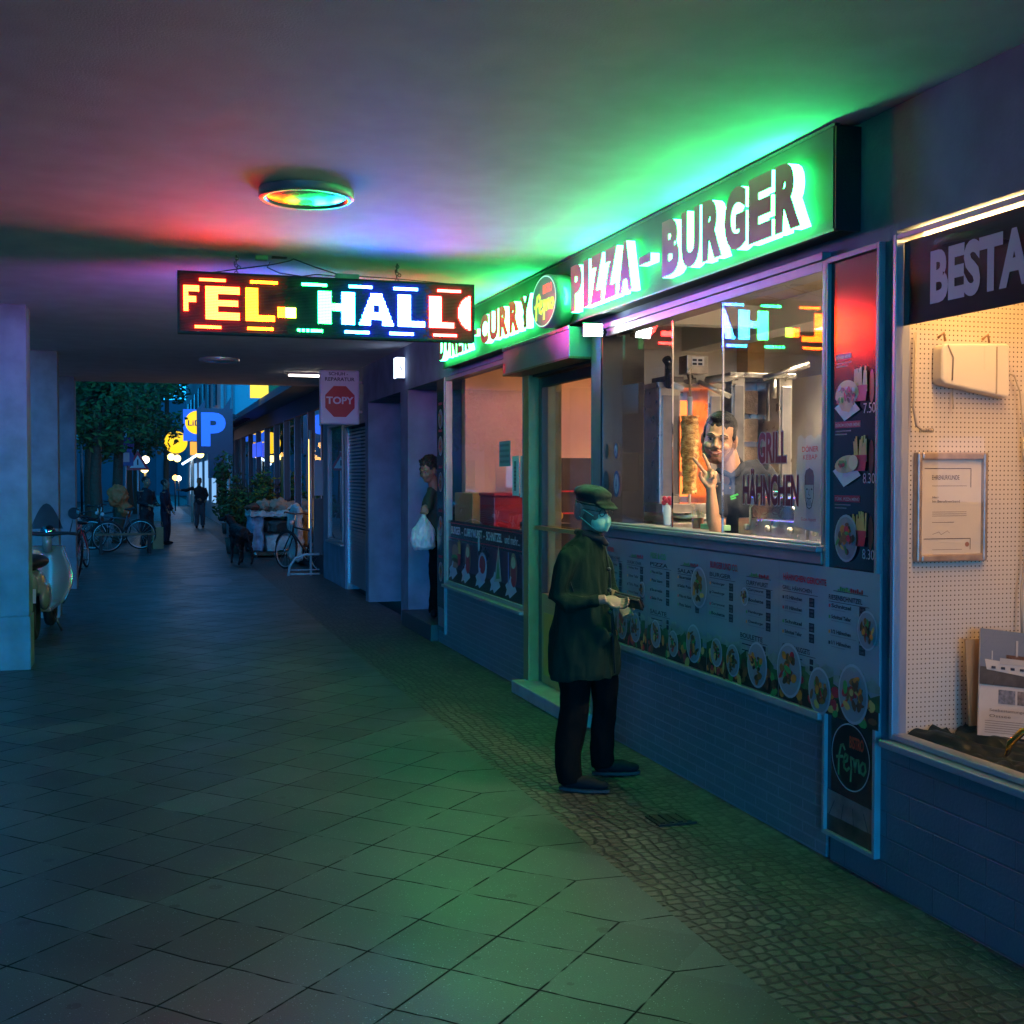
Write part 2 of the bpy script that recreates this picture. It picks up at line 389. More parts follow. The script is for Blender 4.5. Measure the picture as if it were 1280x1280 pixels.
def cobble_material():
    m = bpy.data.materials.new("mosaic_cobbles"); m.use_nodes = True; nt = m.node_tree; b = nt.nodes["Principled BSDF"]
    tc = nd(nt, "ShaderNodeTexCoord")
    wn = nd(nt, "ShaderNodeTexNoise"); wn.inputs["Scale"].default_value = 2.2; nt.links.new(tc.outputs["Object"], wn.inputs["Vector"])
    ad = nd(nt, "ShaderNodeVectorMath", operation='MULTIPLY_ADD'); ad.inputs[1].default_value = (.12, .12, 0)
    nt.links.new(wn.outputs["Color"], ad.inputs[0]); nt.links.new(tc.outputs["Object"], ad.inputs[2])
    def vor(f):
        v = nd(nt, "ShaderNodeTexVoronoi", feature=f); v.inputs["Scale"].default_value = 17; v.inputs["Randomness"].default_value = .42
        v.voronoi_dimensions = '2D'; nt.links.new(ad.outputs[0], v.inputs["Vector"]); return v
    ve = vor('DISTANCE_TO_EDGE'); vc = vor('F1')
    mr = nd(nt, "ShaderNodeMapRange"); mr.inputs[1].default_value = .05; mr.inputs[2].default_value = .20; nt.links.new(ve.outputs["Distance"], mr.inputs[0])
    sp = nd(nt, "ShaderNodeSeparateXYZ"); nt.links.new(tc.outputs["Object"], sp.inputs[0])
    n1 = nd(nt, "ShaderNodeTexNoise"); n1.inputs["Scale"].default_value = 2.4; n1.inputs["Detail"].default_value = 7; nt.links.new(tc.outputs["Object"], n1.inputs["Vector"])
    n2 = nd(nt, "ShaderNodeTexNoise"); n2.inputs["Scale"].default_value = 120; n2.inputs["Detail"].default_value = 4; nt.links.new(tc.outputs["Object"], n2.inputs["Vector"])
    # joints silted up towards the shop fronts and with distance
    silt = nd(nt, "ShaderNodeMapRange"); silt.inputs[1].default_value = XB+.35; silt.inputs[2].default_value = XB+.95
    nt.links.new(mth(nt, 'ADD', sp.outputs[0], mth(nt, 'MULTIPLY_ADD', n1.outputs[0], .9, -.45)), silt.inputs[0])
    jf = mth(nt, 'MAXIMUM', mr.outputs[0], mth(nt, 'MULTIPLY', silt.outputs[0], .65))
    cs = nd(nt, "ShaderNodeSeparateColor"); nt.links.new(vc.outputs["Color"], cs.inputs[0])
    t = mth(nt, 'MULTIPLY', mth(nt, 'MULTIPLY_ADD', cs.outputs[0], .9, .55), mth(nt, 'MULTIPLY_ADD', n2.outputs[0], 1.1, .45))
    t = mth(nt, 'MULTIPLY', t, mth(nt, 'MULTIPLY_ADD', n1.outputs[0], .9, .5))
    g = mth(nt, 'MULTIPLY', t, .075)
    rgb = nd(nt, "ShaderNodeCombineColor")
    for i, q in enumerate((1.08, .98, .85)): nt.links.new(mth(nt, 'MULTIPLY', g, q), rgb.inputs[i])
    nt.links.new(mixc(nt, jf, (.003, .003, .003), rgb.outputs[0]), b.inputs["Base Color"])
    b.inputs["Roughness"].default_value = .5
    h = mth(nt, 'ADD', jf, mth(nt, 'MULTIPLY', n2.outputs[0], .3))
    bp = nd(nt, "ShaderNodeBump"); bp.inputs["Strength"].default_value = .8; bp.inputs["Distance"].default_value = .012
    nt.links.new(h, bp.inputs["Height"]); nt.links.new(bp.outputs[0], b.inputs["Normal"])
    return m
asph = mat("asphalt", (.05, .05, .052), .7, bump=(120, .5, .01), var=(3, .25))
soil = mat("soil", (.05, .045, .04), .9)
g = MB(); g.quad((-400, -300, -.14), (400, -300, -.14), (400, 700, -.14), (-400, 700, -.14), soil)
tag(g.build("ground"), kind="structure")
g = MB(); g.quad((-14, -60, -.13), (-3.2, -60, -.13), (-3.2, 300, -.13), (-14, 300, -.13), asph)
tag(g.build("road"), kind="structure")
g = MB(); pv = paver_material()
g.quad((-3.05, -8, 0), (XB, -8, 0), (XB, 160, 0), (-3.05, 160, 0), pv)
tag(g.build("pavement"), kind="structure")
g = MB(); g.quad((XB, -8, -.006), (3.0, -8, -.006), (3.0, 160, -.006), (XB, 160, -.006), cobble_material())
tag(g.build("cobble_path"), kind="structure")
g = MB(); kerb = mat("granite_kerb", (.22, .22, .22), .6, var=(20, .2), bump=(80, .3))
g.box(-3.2, -3.05, -8, 160, -.2, .004, kerb); tag(g.build("kerb", bev=.01), kind="structure")
# a wet patch and manhole cover
g = MB(); wet = mat("wet_patch", (.05, .055, .06), .42)
pts = []
for k in range(40):
    a = 2*math.pi*k/40; r = 1+.3*noise.noise(Vector((math.cos(a)*1.5, math.sin(a)*1.5, 3)))
    pts.append((.98+.42*r*math.cos(a), 19.7+.75*r*math.sin(a), .004))
g.add(pts, [tuple(range(40))], wet); tag(g.build("puddle"), kind="structure")
g = MB(); cast = mat("cast_iron", (.03, .028, .027), .5, .6, bump=(90, .6))
g.box(2.36, 2.56, 5.25, 5.42, -.004, .004, cast)
for k in range(4): g.box(2.375+k*.047, 2.398+k*.047, 5.265, 5.405, .004, .010, cast)
tag(g.build("drain_cover"), "small dark cast iron drain cover in the cobbles near the customer", "drain cover")

# ================================================================== ARCADE BUILDING
B = T("arcade_building", "building with a plastered passage ceiling, square pillars and shop fronts", "building", (0, 0, 0))
CH = 3.155
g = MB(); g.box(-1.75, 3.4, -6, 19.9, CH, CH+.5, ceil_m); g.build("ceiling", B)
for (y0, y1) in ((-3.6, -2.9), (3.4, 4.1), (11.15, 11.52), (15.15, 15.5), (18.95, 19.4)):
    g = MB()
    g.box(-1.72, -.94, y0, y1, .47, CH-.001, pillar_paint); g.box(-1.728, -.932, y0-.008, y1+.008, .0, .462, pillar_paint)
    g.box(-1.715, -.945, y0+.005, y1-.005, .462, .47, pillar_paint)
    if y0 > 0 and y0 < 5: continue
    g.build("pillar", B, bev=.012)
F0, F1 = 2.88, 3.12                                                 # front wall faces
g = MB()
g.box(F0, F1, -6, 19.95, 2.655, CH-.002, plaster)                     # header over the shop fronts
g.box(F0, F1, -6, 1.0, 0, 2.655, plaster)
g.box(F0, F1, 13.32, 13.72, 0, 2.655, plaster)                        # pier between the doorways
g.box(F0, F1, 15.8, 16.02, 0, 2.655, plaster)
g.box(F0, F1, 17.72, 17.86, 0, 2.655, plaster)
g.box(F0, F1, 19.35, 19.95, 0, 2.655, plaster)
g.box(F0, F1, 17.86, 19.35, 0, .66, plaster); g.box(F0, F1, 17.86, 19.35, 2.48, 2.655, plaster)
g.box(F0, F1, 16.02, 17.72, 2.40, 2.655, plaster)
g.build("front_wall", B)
g = MB()                                                             # deep jambs and backs of the two doorways
for (y0, y1, dp) in ((11.86, 13.32, 1.1), (13.72, 15.8, 1.3)):
    g.box(F1, F0+dp, y1, y1+.12, 0, 2.655, plaster); g.box(F1, F0+dp, y0-.12 if y0 > 13 else y0-.02, y0, 0, 2.655, plaster)
    g.box(F1, F0+dp+.1, y0-.02, y1+.1, 2.657, 2.75, plaster)
g.build("doorway_wall", B)
dkdoor = mat("dark_door_paint", (.03, .035, .05), .4)
for (y0, y1, x, zz) in ((11.86, 13.32, 3.98, .17), (13.72, 15.8, 4.18, .05)):
    g = MB(); g.box(x, x+.06, y0, y1, zz, 2.655, dkdoor); g.box(x-.02, x, y0+.06, y0+.1, zz, 2.65, dkdoor)
    for k in range(3): g.box(x-.012, x, y0+.18, y1-.12, zz+.15+k*.8, zz+.8+k*.8, blk)
    d = g.build("door", B)
    h = MB(); h.tube([(x-.05, y0+.14, 1.0), (x-.05, y0+.14, 1.25)], .012, steel); h.build("handle", d)
g = MB(); stone = mat("dark_stone", (.05, .05, .055), .45, bump=(60, .3), var=(20, .3))
g.box(2.80, 3.98, 11.87, 13.31, -.004, .165, stone); g.build("step", B, bev=.006)
g = MB(); g.box(2.74, F0+.3, 7.46, 8.9, -.004, .092, mat("concrete_step", (.30, .31, .30), .6, bump=(50, .3), var=(8, .2)))
g.build("step", B, bev=.008)
# bases
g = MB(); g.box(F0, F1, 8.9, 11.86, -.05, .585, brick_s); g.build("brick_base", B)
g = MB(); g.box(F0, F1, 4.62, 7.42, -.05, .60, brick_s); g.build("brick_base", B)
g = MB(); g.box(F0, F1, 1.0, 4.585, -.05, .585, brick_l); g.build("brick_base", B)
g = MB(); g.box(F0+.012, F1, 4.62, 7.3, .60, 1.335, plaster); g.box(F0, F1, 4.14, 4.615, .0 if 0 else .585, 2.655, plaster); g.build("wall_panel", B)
# interior shell of the bistro: end wall, partition, back wall, ceiling, floor
iwall = mat("warm_wall_paint", (.82, .58, .38), .8, var=(2, .08), bump=(50, .1))
kwall = mat("kitchen_wall_paint", (.74, .71, .64), .7, var=(2, .1))
iceil = mat("kitchen_ceiling", (.42, .34, .24), .8, var=(3, .1))
tilef = mat("floor_tile", (.12, .1, .09), .5)
g = MB(); g.box(F1, 6.0, 11.70, 11.85, 0, 2.8, iwall); g.box(5.9, 6.0, 8.42, 11.7, 0, 2.8, iwall); g.build("interior_wall", B)
g = MB(); g.box(3.36, 6.0, 8.3, 8.42, 0, 2.8, kwall); g.box(5.2, 5.3, 4.36, 8.3, 0, 2.8, kwall); g.box(F1, 5.3, 4.25, 4.36, 0, 2.8, kwall)
g.build("interior_wall", B)
g = MB(); g.box(F1, 6.0, 4.3, 11.7, 2.8, 2.95, iceil)
g.box(3.9, 4.12, 4.36, 8.3, 2.62, 2.8, kwall); g.box(3.14, 5.2, 7.1, 7.22, 2.66, 2.8, kwall)
g.build("interior_ceiling", B)
g = MB(); g.box(F1, 6.0, 4.3, 11.7, -.05, .1, tilef); g.build("interior_floor", B)

# ---- window helper
def window(y0, y1, z0, z1, name="window", fm=alu_w, x=F0, fw=.035, gm=gl, sill=.06, mull=(), dx=.045):
    """frame sits in the opening, its face a little proud of the wall"""
    g = MB(); a = x-.018; b = x+dx
    g.box(a, b, y0, y1, z0, z0+fw, fm); g.box(a, b, y0, y1, z1-fw, z1, fm)
    g.box(a-.002, b+.002, y0, y0+fw, z0, z1, fm); g.box(a-.002, b+.002, y1-fw, y1, z0, z1, fm)
    for m_ in mull: g.box(a+.004, b-.004, m_-fw*.45, m_+fw*.45, z0+fw, z1-fw, fm)
    w = g.build(name, B, bev=.003)
    p = MB(); p.quad((x+.012, y1-fw*.5, z0+fw*.5), (x+.012, y0+fw*.5, z0+fw*.5), (x+.012, y0+fw*.5, z1-fw*.5), (x+.012, y1-fw*.5, z1-fw*.5), gm)
    if gm: p.build("pane", w)
    if sill:
        s_ = MB(); s_.box(x-sill, x+.1, y0-.01, y1+.01, z0-.032, z0-.004, fm); s_.build("sill", w, bev=.004)
    return w
window(8.96, 11.50, .62, 2.645, mull=())                              # bistro room window
window(1.25, 4.135, .625, 2.635, fm=mat("grey_frame", (.30, .32, .35), .4, .4), fw=.022, gm=gl)  # undertaker's display
window(17.86, 19.35, .66, 2.48, fm=alu_w)
# service window: sill, frame, two sliding panes and an open middle
g = MB()
g.box(F0-.045, F1, 4.615, 7.30, 2.62, 2.654, alu_w); g.box(F0-.03, F1, 4.60, 4.635, 1.38, 2.62, alu_w)
g.box(F0-.05, F1, 7.2, 7.235, 1.38, 2.62, blkg)
g.box(F0-.03, F0-.004, 4.635, 7.2, 2.575, 2.62, alu_w)
w = g.build("window", B, bev=.003)
g = MB(); g.box(F0-.055, F1, 4.63, 7.2, 1.345, 1.372, alu_w); g.box(F0-.035, F0-.02, 4.64, 7.19, 1.372, 1.384, alu_w); g.box(F0-.01, F0+.03, 4.64, 7.19, 1.372, 1.384, alu_w)
g.box(F0-.03, F0+.011, 4.63, 7.28, 1.29, 1.345, alu_w)
g.build("sill", w, bev=.004)
for (y0, y1, x) in ((6.29, 7.2, F0+.02), (4.635, 5.60, F0-.012)):
    g = MB(); g.quad((x, y1, 1.386), (x, y0, 1.386), (x, y0, 2.60), (x, y1, 2.60), gl_hi if y0 < 5 else gl)
    g.box(x-.004, x+.004, (y0-.006) if y0 > 6 else y1, y0 if y0 > 6 else y1+.006, 1.386, 2.60, chrome); g.build("pane", w)

# ---- bistro door (ajar frame, glass, lower panel, handle bar)
dm = mat("yellow_lit_alu", (.42, .33, .12), .4, .4, var=(6, .1))  # door and frame metal with the yellow light put into its colour
g = MB(); g.box(F0-.03, F1, 8.80, 8.93, .09, 2.47, dm)
g.box(F0-.03, F1, 7.24, 7.46, .60, 2.63, alu_w); g.box(F0-.03, F1, 7.30, 7.46, .09, .6, alu_w); g.box(F0+.0, F1, 7.46, 8.80, 2.44, 2.655, blk)
d = g.build("door_frame", B, bev=.004)
g = MB(); x = F0+.05
g.box(x, x+.05, 8.72, 8.795, .095, 2.43, mat('door_stile', (.10, .08, .06), .4, .6)); g.box(x, x+.05, 7.47, 7.56, .095, 2.43, dm)
g.box(x, x+.05, 7.56, 8.72, .095, .70, dm); g.box(x, x+.05, 7.56, 8.72, 2.36, 2.43, blk); g.box(x, x+.05, 7.56, 8.72, .70, .78, dm)
g.box(x-.005, x, 7.62, 8.66, .16, .64, mat("yellow_lit_panel", (.55, .40, .05), .5, .0, var=(4, .15)))  # aluminium panel, yellowish light mixed into the colour
dd = g.build("door", B, bev=.003)
g = MB(); g.quad((x+.03, 8.72, .78), (x+.03, 7.56, .78), (x+.03, 7.56, 2.36), (x+.03, 8.72, 2.36), gl); g.build("pane", dd)
g = MB(); g.box(x-.045, x-.02, 7.5, 8.76, 1.27, 1.30, dm); g.box(x-.02, x, 7.52, 7.55, 1.27, 1.3, dm); g.box(x-.02, x, 8.72, 8.75, 1.27, 1.3, dm); g.build("handle", dd)
# roller housing above the door
rb = T("shutter_housing", "brushed steel box above the bistro door with a small red sticker", "shutter box", (2.79, 8.1, 2.46))
g = MB(); g.box(2.70, 2.878, 7.47, 8.98, 2.47, 2.665, mat("housing_steel", (.34, .35, .35), .5, .7, var=(5, .1)))
g.box(2.69, 2.70, 7.46, 8.985, 2.645, 2.672, steel); g.box(2.695, 2.878, 7.465, 8.985, 2.455, 2.47, mat("housing_base", (.2, .13, .07), .5))
g.build("case", rb, bev=.003)
g = MB(); bd = Board(g, (2.70, 8.98, 2.475), (0, -1, 0)); bd.rect(0, .06, 0, .075, redp, 1); bd.text("P", .018, .025, .022, .035, white, 2, .02); g.build("sticker", rb)

# roller shutter
g = MB(); slm = mat("shutter_slat", (.30, .31, .33), .35, .8, var=(10, .15))
n = 46
for k in range(n):
    z = .1+k*(2.28/n)
    solid = z < .85
    g.bxc((F0+.06, 16.87, z+.018), (.012, 1.68, .044 if solid else .026), slm, Matrix.Rotation(R(12), 3, 'Y'))
rs = g.build("roller_shutter", B)
g = MB()
g.box(F0+.03, F0+.1, 16.02, 16.06, 0, 2.4, slm); g.build("guide_rail", rs); g = MB(); g.box(F0+.03, F0+.1, 17.68, 17.72, 0, 2.4, slm); g.build("guide_rail", rs)
g = MB(); g.box(3.5, 3.55, 15.9, 19.9, 0, 2.7, mat("shoe_shop_wall", (.1, .1, .12), .8)); g.build("interior_wall", B)

# ================================================================== LIGHT SOURCES AND SIGNS
# --- LED running text sign, 200 x 40 pixels of 10 mm, both faces
def led_cols():
    L = {}
    def rect(c0, c1, r0, r1):
        for c in range(c0, c1):
            for r in range(r0, r1): L[(c, r)] = 1
    # F (running in from the left edge)
    rect(3, 6, 9, 26); rect(3, 13, 9, 13); rect(3, 11, 16, 20)
    rect(17, 25, 9, 31); rect(17, 39, 9, 14); rect(17, 38, 18, 22); rect(17, 39, 26, 31)
    rect(43, 51, 9, 31); rect(43, 62, 27, 31)
    rect(64, 76, 21, 28)
    rect(91, 100, 9, 31); rect(107, 116, 9, 31); rect(91, 116, 17, 22)
    for r in range(9, 31):
        t = (r-9)/22; c0 = 127-int(9*t); c1 = 135+int(9*t)
        rect(c0, c1, r, r+1)
        if 17 <= r <= 21:
            for c in range(129, 133): L.pop((c, r), None)
        if r > 26:
            for c in range(127, 135): L.pop((c, r), None)
    rect(146, 155, 9, 31); rect(146, 165, 27, 31)
    rect(168, 177, 9, 31); rect(168, 186, 27, 31)
    for r in range(8, 32):
        h = 1-((r-19.5)/12.)**2
        if h > 0:
            c0 = 198-int(9.5*math.sqrt(h)); rect(c0, 198, r, r+1)
    for a, b in ((13, 30), (46, 64), (80, 97), (112, 128), (143, 160), (174, 191)): rect(a, b, 4, 6)
    for a, b in ((10, 27), (44, 61), (86, 94), (109, 126), (140, 157), (171, 188)): rect(a, b, 35, 37)
    for a in (77, 80, 83): rect(a, a+2, 35, 37)
    return L
LEDC = [("led_red", (1, .014, .002), 115), ("led_orange", (1, .045, .001), 85), ("led_lime", (.45, 1, .03), 30), ("led_green", (.008, 1, .12), 92),
        ("led_cyan", (.012, .30, 1), 125), ("led_blue", (.02, .06, 1), 200), ("led_crimson", (1, .014, .012), 95)]
ledm = [emi(*a) for a in LEDC]
def ledcol(c): return 0 if c < 41 else 1 if c < 69 else 2 if c < 76 else 3 if c < 103 else 4 if c < 122 else 5 if c < 167 else 6
SG = T("led_sign", "long black LED sign of coloured letters FEL- HALLO hanging from the passage ceiling", "LED sign", (1.25, 8.25, 2.63))
g = MB(); x0, x1, z1 = .243, 2.25, 3.025; z0 = z1-.40
g.box(x0, x1, 8.215, 8.285, z0, z1, mat("circuit_board", (.07, .07, .07), .35))
for (a, b, c, d_) in ((x0-.006, x1+.006, z1-.008, z1+.004), (x0-.006, x1+.006, z0-.004, z0+.008), (x0-.006, x0+.008, z0+.008, z1-.008), (x1-.008, x1+.006, z0+.008, z1-.008)):
    g.box(a, b, 8.205, 8.295, c, d_, blk)
g.build("case", SG)
L = led_cols()
for sgn, nm in ((-1, "letter_display"), (1, "letter_display")):
    g = MB(); y = 8.25+sgn*.041
    for (c, r) in L:
        cx = x0+.0015+(c+.5)*.01002 if sgn < 0 else x1-.0015-(c+.5)*.01002
        cz = z1-(r+.5)*.01; h = .0043
        q = [(cx-h, y, cz-h), (cx+h, y, cz-h), (cx+h, y, cz+h), (cx-h, y, cz+h)]
        if sgn > 0: q.reverse()
        g.add(q, [(0, 1, 2, 3)], ledm[ledcol(c)])
    g.build(nm, SG)
for sgn in (-1, 1):                                                  # added black fins between diode rows, shaping the glow on the ceiling
    g = MB()
    for k in range(41):
        z = z1-k*.01; ya, yb = 8.25+sgn*.0355, 8.25+sgn*.053
        g.box(x0, x1, ya, yb, z-.0004, z+.0004, blk)
    g.build("added_light_fins", SG)
BLOOMC = [(1, .01, .01, .16), (1, .14, .01, .11), (.15, .6, .03, .06), (.0, .35, .10, .09), (.0, .15, .5, .14), (.02, .03, 1, .28), (1, .01, .03, .17)]  # painted bloom: unlit diodes glow faintly, stronger near the lit letters
bloomc = {}
for i_, d_ in enumerate(BLOOMC):
    for j_, q_ in enumerate((1., .55, .28, .12)): bloomc[(i_, j_)] = emi("bloom_glow_%d_%d" % (i_, j_), d_[:3], d_[3]*q_)
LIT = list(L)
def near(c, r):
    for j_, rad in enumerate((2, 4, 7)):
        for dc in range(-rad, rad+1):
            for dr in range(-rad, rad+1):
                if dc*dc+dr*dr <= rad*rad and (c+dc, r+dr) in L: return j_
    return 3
g = MB()
for c in range(0, 200, 1):
    for r in range(0, 40, 1):
        if (c, r) in L: continue
        cx = x0+.0015+(c+.5)*.01002; cz = z1-(r+.5)*.01; h = .0045
        g.add([(cx-h, 8.2135, cz-h), (cx+h, 8.2135, cz-h), (cx+h, 8.2135, cz+h), (cx-h, 8.2135, cz+h)], [(0, 1, 2, 3)], bloomc[(ledcol(min(199, max(0, c+random.randint(-3, 3)))), near(c, r))])
g.build("bloom_grid", SG)
for cx in (.617, 1.711):                                             # chains
    g = MB()
    for k in range(5):
        z = z1+.012+k*.024; a = 'x' if k % 2 else 'y'
        g.torus((cx+random.uniform(-.004, .004), 8.25, z), .011, .0035, dsteel, axis=a, n=12, k=6)
    g.torus((cx+.016, 8.25, z1+.05), .011, .0035, dsteel, axis='y', n=12, k=6); g.torus((cx-.012, 8.25, z1+.075), .011, .0035, dsteel, axis='x', n=12, k=6)
    g.tube([(cx, 8.25, CH-.03), (cx, 8.25, CH)], .006, dsteel, 6); g.build("chain", SG)
g = MB(); g.box(1.28, 1.44, 8.22, 8.28, z1+.004, z1+.038, mat("psu_green", (.12, .3, .2), .5)); g.build("power_supply", SG, bev=.004)
g = MB()
g.tube([(.45, 8.25, 3.03), (.62, 8.24, 3.06), (.85, 8.23, 3.10), (.97, 8.25, CH-.02), (1.0, 8.25, CH-.004)], .004, blk, 6)
g.tube([(1.0, 8.25, CH-.006), (1.15, 8.25, 3.10), (1.3, 8.25, 3.06)], .004, blk, 6)
g.tube([(.84, 8.25, 3.12), (.82, 8.23, 3.08), (.9, 8.22, 3.045), (1.05, 8.22, 3.03), (1.15, 8.23, 3.05), (1.3, 8.25, 3.045)], .004, blk, 6)
g.tube([(1.44, 8.25, 3.055), (1.7, 8.25, 3.05), (2.05, 8.25, 3.035)], .003, blk, 6)
g.build("cable", SG)
g = MB(); g.box(.74, .82, 8.2, 8.26, CH-.03, CH, mat("socket_cream", (.4, .38, .2), .6)); g.box(.85, .95, 8.21, 8.25, CH-.012, CH, blk)
tag(g.build("junction_box", bev=.003), "small cable junction box on the ceiling above the LED sign", "junction box")

# --- ceiling lamps (unlit round glass bowls)
def ceil_lamp(x, y, r, label):
    t = T("ceiling_lamp", label, "ceiling lamp", (x, y, CH), 0, "round ceiling lamps")
    g = MB(); rim = mat("lamp_rim", (.45, .43, .40), .35, .4)
    g.lathe([(r, 0), (r, -.035), (r-.012, -.045), (r-.035, -.045), (r-.04, -.03)], (x, y, CH), rim, 40); g.build("rim", t)
    g = MB(); g.lathe([(r-.038, -.034), (r*.7, -.0385), (r*.35, -.0415), (.001, -.0425)], (x, y, CH), mat("lamp_glass", (.85, .88, .86), .16, 1), 40); g.build("glass_bowl", t)
ceil_lamp(.83, 6.30, .245, "round glass ceiling lamp reflecting the coloured letters, in front of the LED sign")
ceil_lamp(.95, 15.55, .25, "round unlit ceiling lamp beyond the LED sign near the passage end")
g = MB(); tubem = emi("tube_light", (1, .86, .72), 7)
t = T("tube_light", "short bright tube light on the ceiling behind the shoe repair sign", "ceiling light", (2.6, 17.3, CH))
g.box(2.0, 2.75, 17.25, 17.34, CH-.03, CH-.001, alu_w); g.build("housing", t)
g = MB(); g.box(2.02, 2.73, 17.265, 17.325, CH-.055, CH-.031, tubem); g.build("tube", t)

# --- channel letter sign of the bistro
BS = T("shop_sign", "long green lit fascia sign reading DÖNER - CURRY PIZZA - BURGER above the bistro", "shop sign", (2.8, 7.8, 2.70))
XF = 2.752
g = MB(); panelm = mat("sign_panel", (.004, .034, .012), .65, 0, var=(2, .05))
g.box(XF, 2.876, 4.40, 11.12, 2.705, 3.128, panelm); g.box(XF+.004, 2.875, 4.385, 4.40, 2.70, 3.132, blk)
g.box(XF-.004, XF+.02, 4.385, 11.13, 3.128, 3.140, blk); g.box(XF-.004, XF+.02, 4.385, 11.13, 2.695, 2.705, blk)
g.build("panel", BS)
sidem = emi("letter_side_glow", (.035, 1, .22), 24.0); facem = mat("letter_face", (.42, .12, .08), .35, var=(8, .15))
def chan(st, ya, yb, z0=2.765, h=.245, bold=.03):
    g = MB()
    # glowing body behind, then the dark acrylic face
    g.text(st, (XF-.004, ya, z0), (0, -1, 0), UP, ya-yb, h, sidem, bold=bold, ext=.052)
    ob = [i for i in range(len(g.f))]
    return g
def word(chars, ya, yb, z0, h, bold=.06):
    """each letter its own part: glowing sides, dark face"""
    n = len(chars); wts = [(.45 if c in "I" else .95) for c in chars]; tot = sum(wts); gap = .028
    avail = (ya-yb)-gap*(n-1); y = ya
    for c, wt_ in zip(chars, wts):
        w_ = avail*wt_/tot
        g = MB(); g.text(c, (XF-.003, y, z0), (0, -1, 0), UP, w_, h, sidem, bold=bold, ext=.05)
        o = g.build("letter", BS)
        f = MB(); f.text(c, (XF-.0565, y, z0), (0, -1, 0), UP, w_, h, facem, bold=bold, ext=.004); f.build("letter_face", o)
        y -= w_+gap
word("PIZZA", 7.42, 6.40, 2.748, .295)
word("BURGER", 5.98, 4.56, 2.748, .295)
word("CURRY", 9.62, 8.28, 2.765, .235)
word("DÖNER", 11.05, 9.98, 2.765, .25)
for (ya, yb) in ((6.30, 6.14), (9.86, 9.72)):
    g = MB(); g.box(XF-.053, XF-.003, yb, ya, 2.865, 2.912, sidem); o = g.build("hyphen", BS)
    g = MB(); g.box(XF-.058, XF-.0545, yb, ya, 2.865, 2.912, facem); g.build("letter_face", o)
# round logo box
OV = Matrix.Translation((0, 7.74, 0)) @ Matrix.Diagonal((1, 1.5, 1, 1))
LG = T("round_sign", "oval protruding light box with the green word Feino between CURRY and PIZZA", "shop sign", (2.69, 7.66, 2.86))
g = MB(); rimg = mat("logo_rim", (.35, .5, .42), .3, .5)
g.M = OV; g.lathe([(.001, 0), (.178, 0), (.178, -.13), (.172, -.134)], (2.75, 0, 2.862), rimg, 48, 'x'); g.M = Matrix.Identity(4); g.build("rim", LG)
def logo(bd, cu, cv, r, bgm, gm, rm, ringm, l=1, k=1.0):
    bd.ell(cu, cv, r, r, bgm, l, 48); bd.ring(cu, cv, r*.95, r*.95, r*.035, ringm, l+1, 48)
    bd.text("BISTRO", cu-r*.05, cv+r*.28, r*.72, r*.36, rm, l+1, .03)
    q = lambda pts, w=.085*k: bd.stroke([(cu+a*r, cv+b*r) for a, b in pts], w*r, gm, l+1)
    q([(-.62, -.62), (-.60, -.1), (-.5, .25), (-.38, .30), (-.30, .18)]); q([(-.72, -.12), (-.40, -.05)])
    q([(-.36, -.22), (-.16, -.12), (-.14, .02), (-.26, .04), (-.34, -.12), (-.32, -.36), (-.18, -.42), (-.06, -.32)])
    q([(.02, .0), (.06, -.30), (.02, -.68)]); q([(.02, .0), (.18, -.02), (.24, -.36)]); q([(.24, -.34), (.30, -.02), (.42, .0), (.46, -.34)])
    q([(.62, -.02), (.52, -.14), (.54, -.32), (.68, -.36), (.78, -.22), (.74, -.04), (.62, -.02)])
g = MB(); g.M = OV; bd = Board(g, (2.6155, 0, 2.862), (0, -1, 0))
logo(bd, 0, 0, .172, mat("logo_dark_green", (.0, .035, .02), .4, emit=(.0, .10, .05), es=1.0), emi("logo_lime", (.35, 1, .05), 1.1), emi("logo_red", (1, .12, .03), 1.1), emi("logo_ring", (.3, 1, .6), .9), 1, 1.6)
g.build("face", LG)
# floodlight
FL = T("floodlight", "small glaring white floodlight between the bistro door and the service window", "floodlight", (2.8, 7.2, 2.60))
g = MB(); rot = Matrix.Rotation(R(-16), 3, 'Z') @ Matrix.Rotation(R(14), 3, 'X')
g.bxc((2.735, 7.13, 2.605), (.13, .05, .085), blk, rot); g.tube([(2.75, 7.16, 2.6), (2.88, 7.2, 2.6)], .01, blk, 8); g.build("case", FL, bev=.004)
g = MB(); nrm = rot @ Vector((0, -1, 0)); g.bxc(Vector((2.735, 7.13, 2.605))+nrm*.028, (.115, .004, .072), emi("flood_face", (.80, .93, 1), 80), rot); g.build("lens", FL)
# small backlit emergency sign
EX = T("backlit_house_sign", "small white backlit house sign on the wall between the doorways", "house sign", (2.8, 13.5, 2.80))
g = MB(); g.box(2.785, 2.878, 13.44, 13.58, 2.79, 3.03, blk); g.build("case", EX, bev=.004)
g = MB(); g.box(2.775, 2.868, 13.42, 13.438, 2.795, 3.025, emi("house_sign_face", (.55, .68, 1), 2.2)); g.box(2.771, 2.7835, 13.42, 13.57, 2.795, 3.025, emi("house_sign_face", (1, 1, 1), 1)); g.build("face", EX)
g = MB(); bd = Board(g, (2.775, 13.42, 2.795), (1, 0, 0)); bd.text("5", .03, .08, .032, .06, ink, 1, .02); g.build("number", EX)

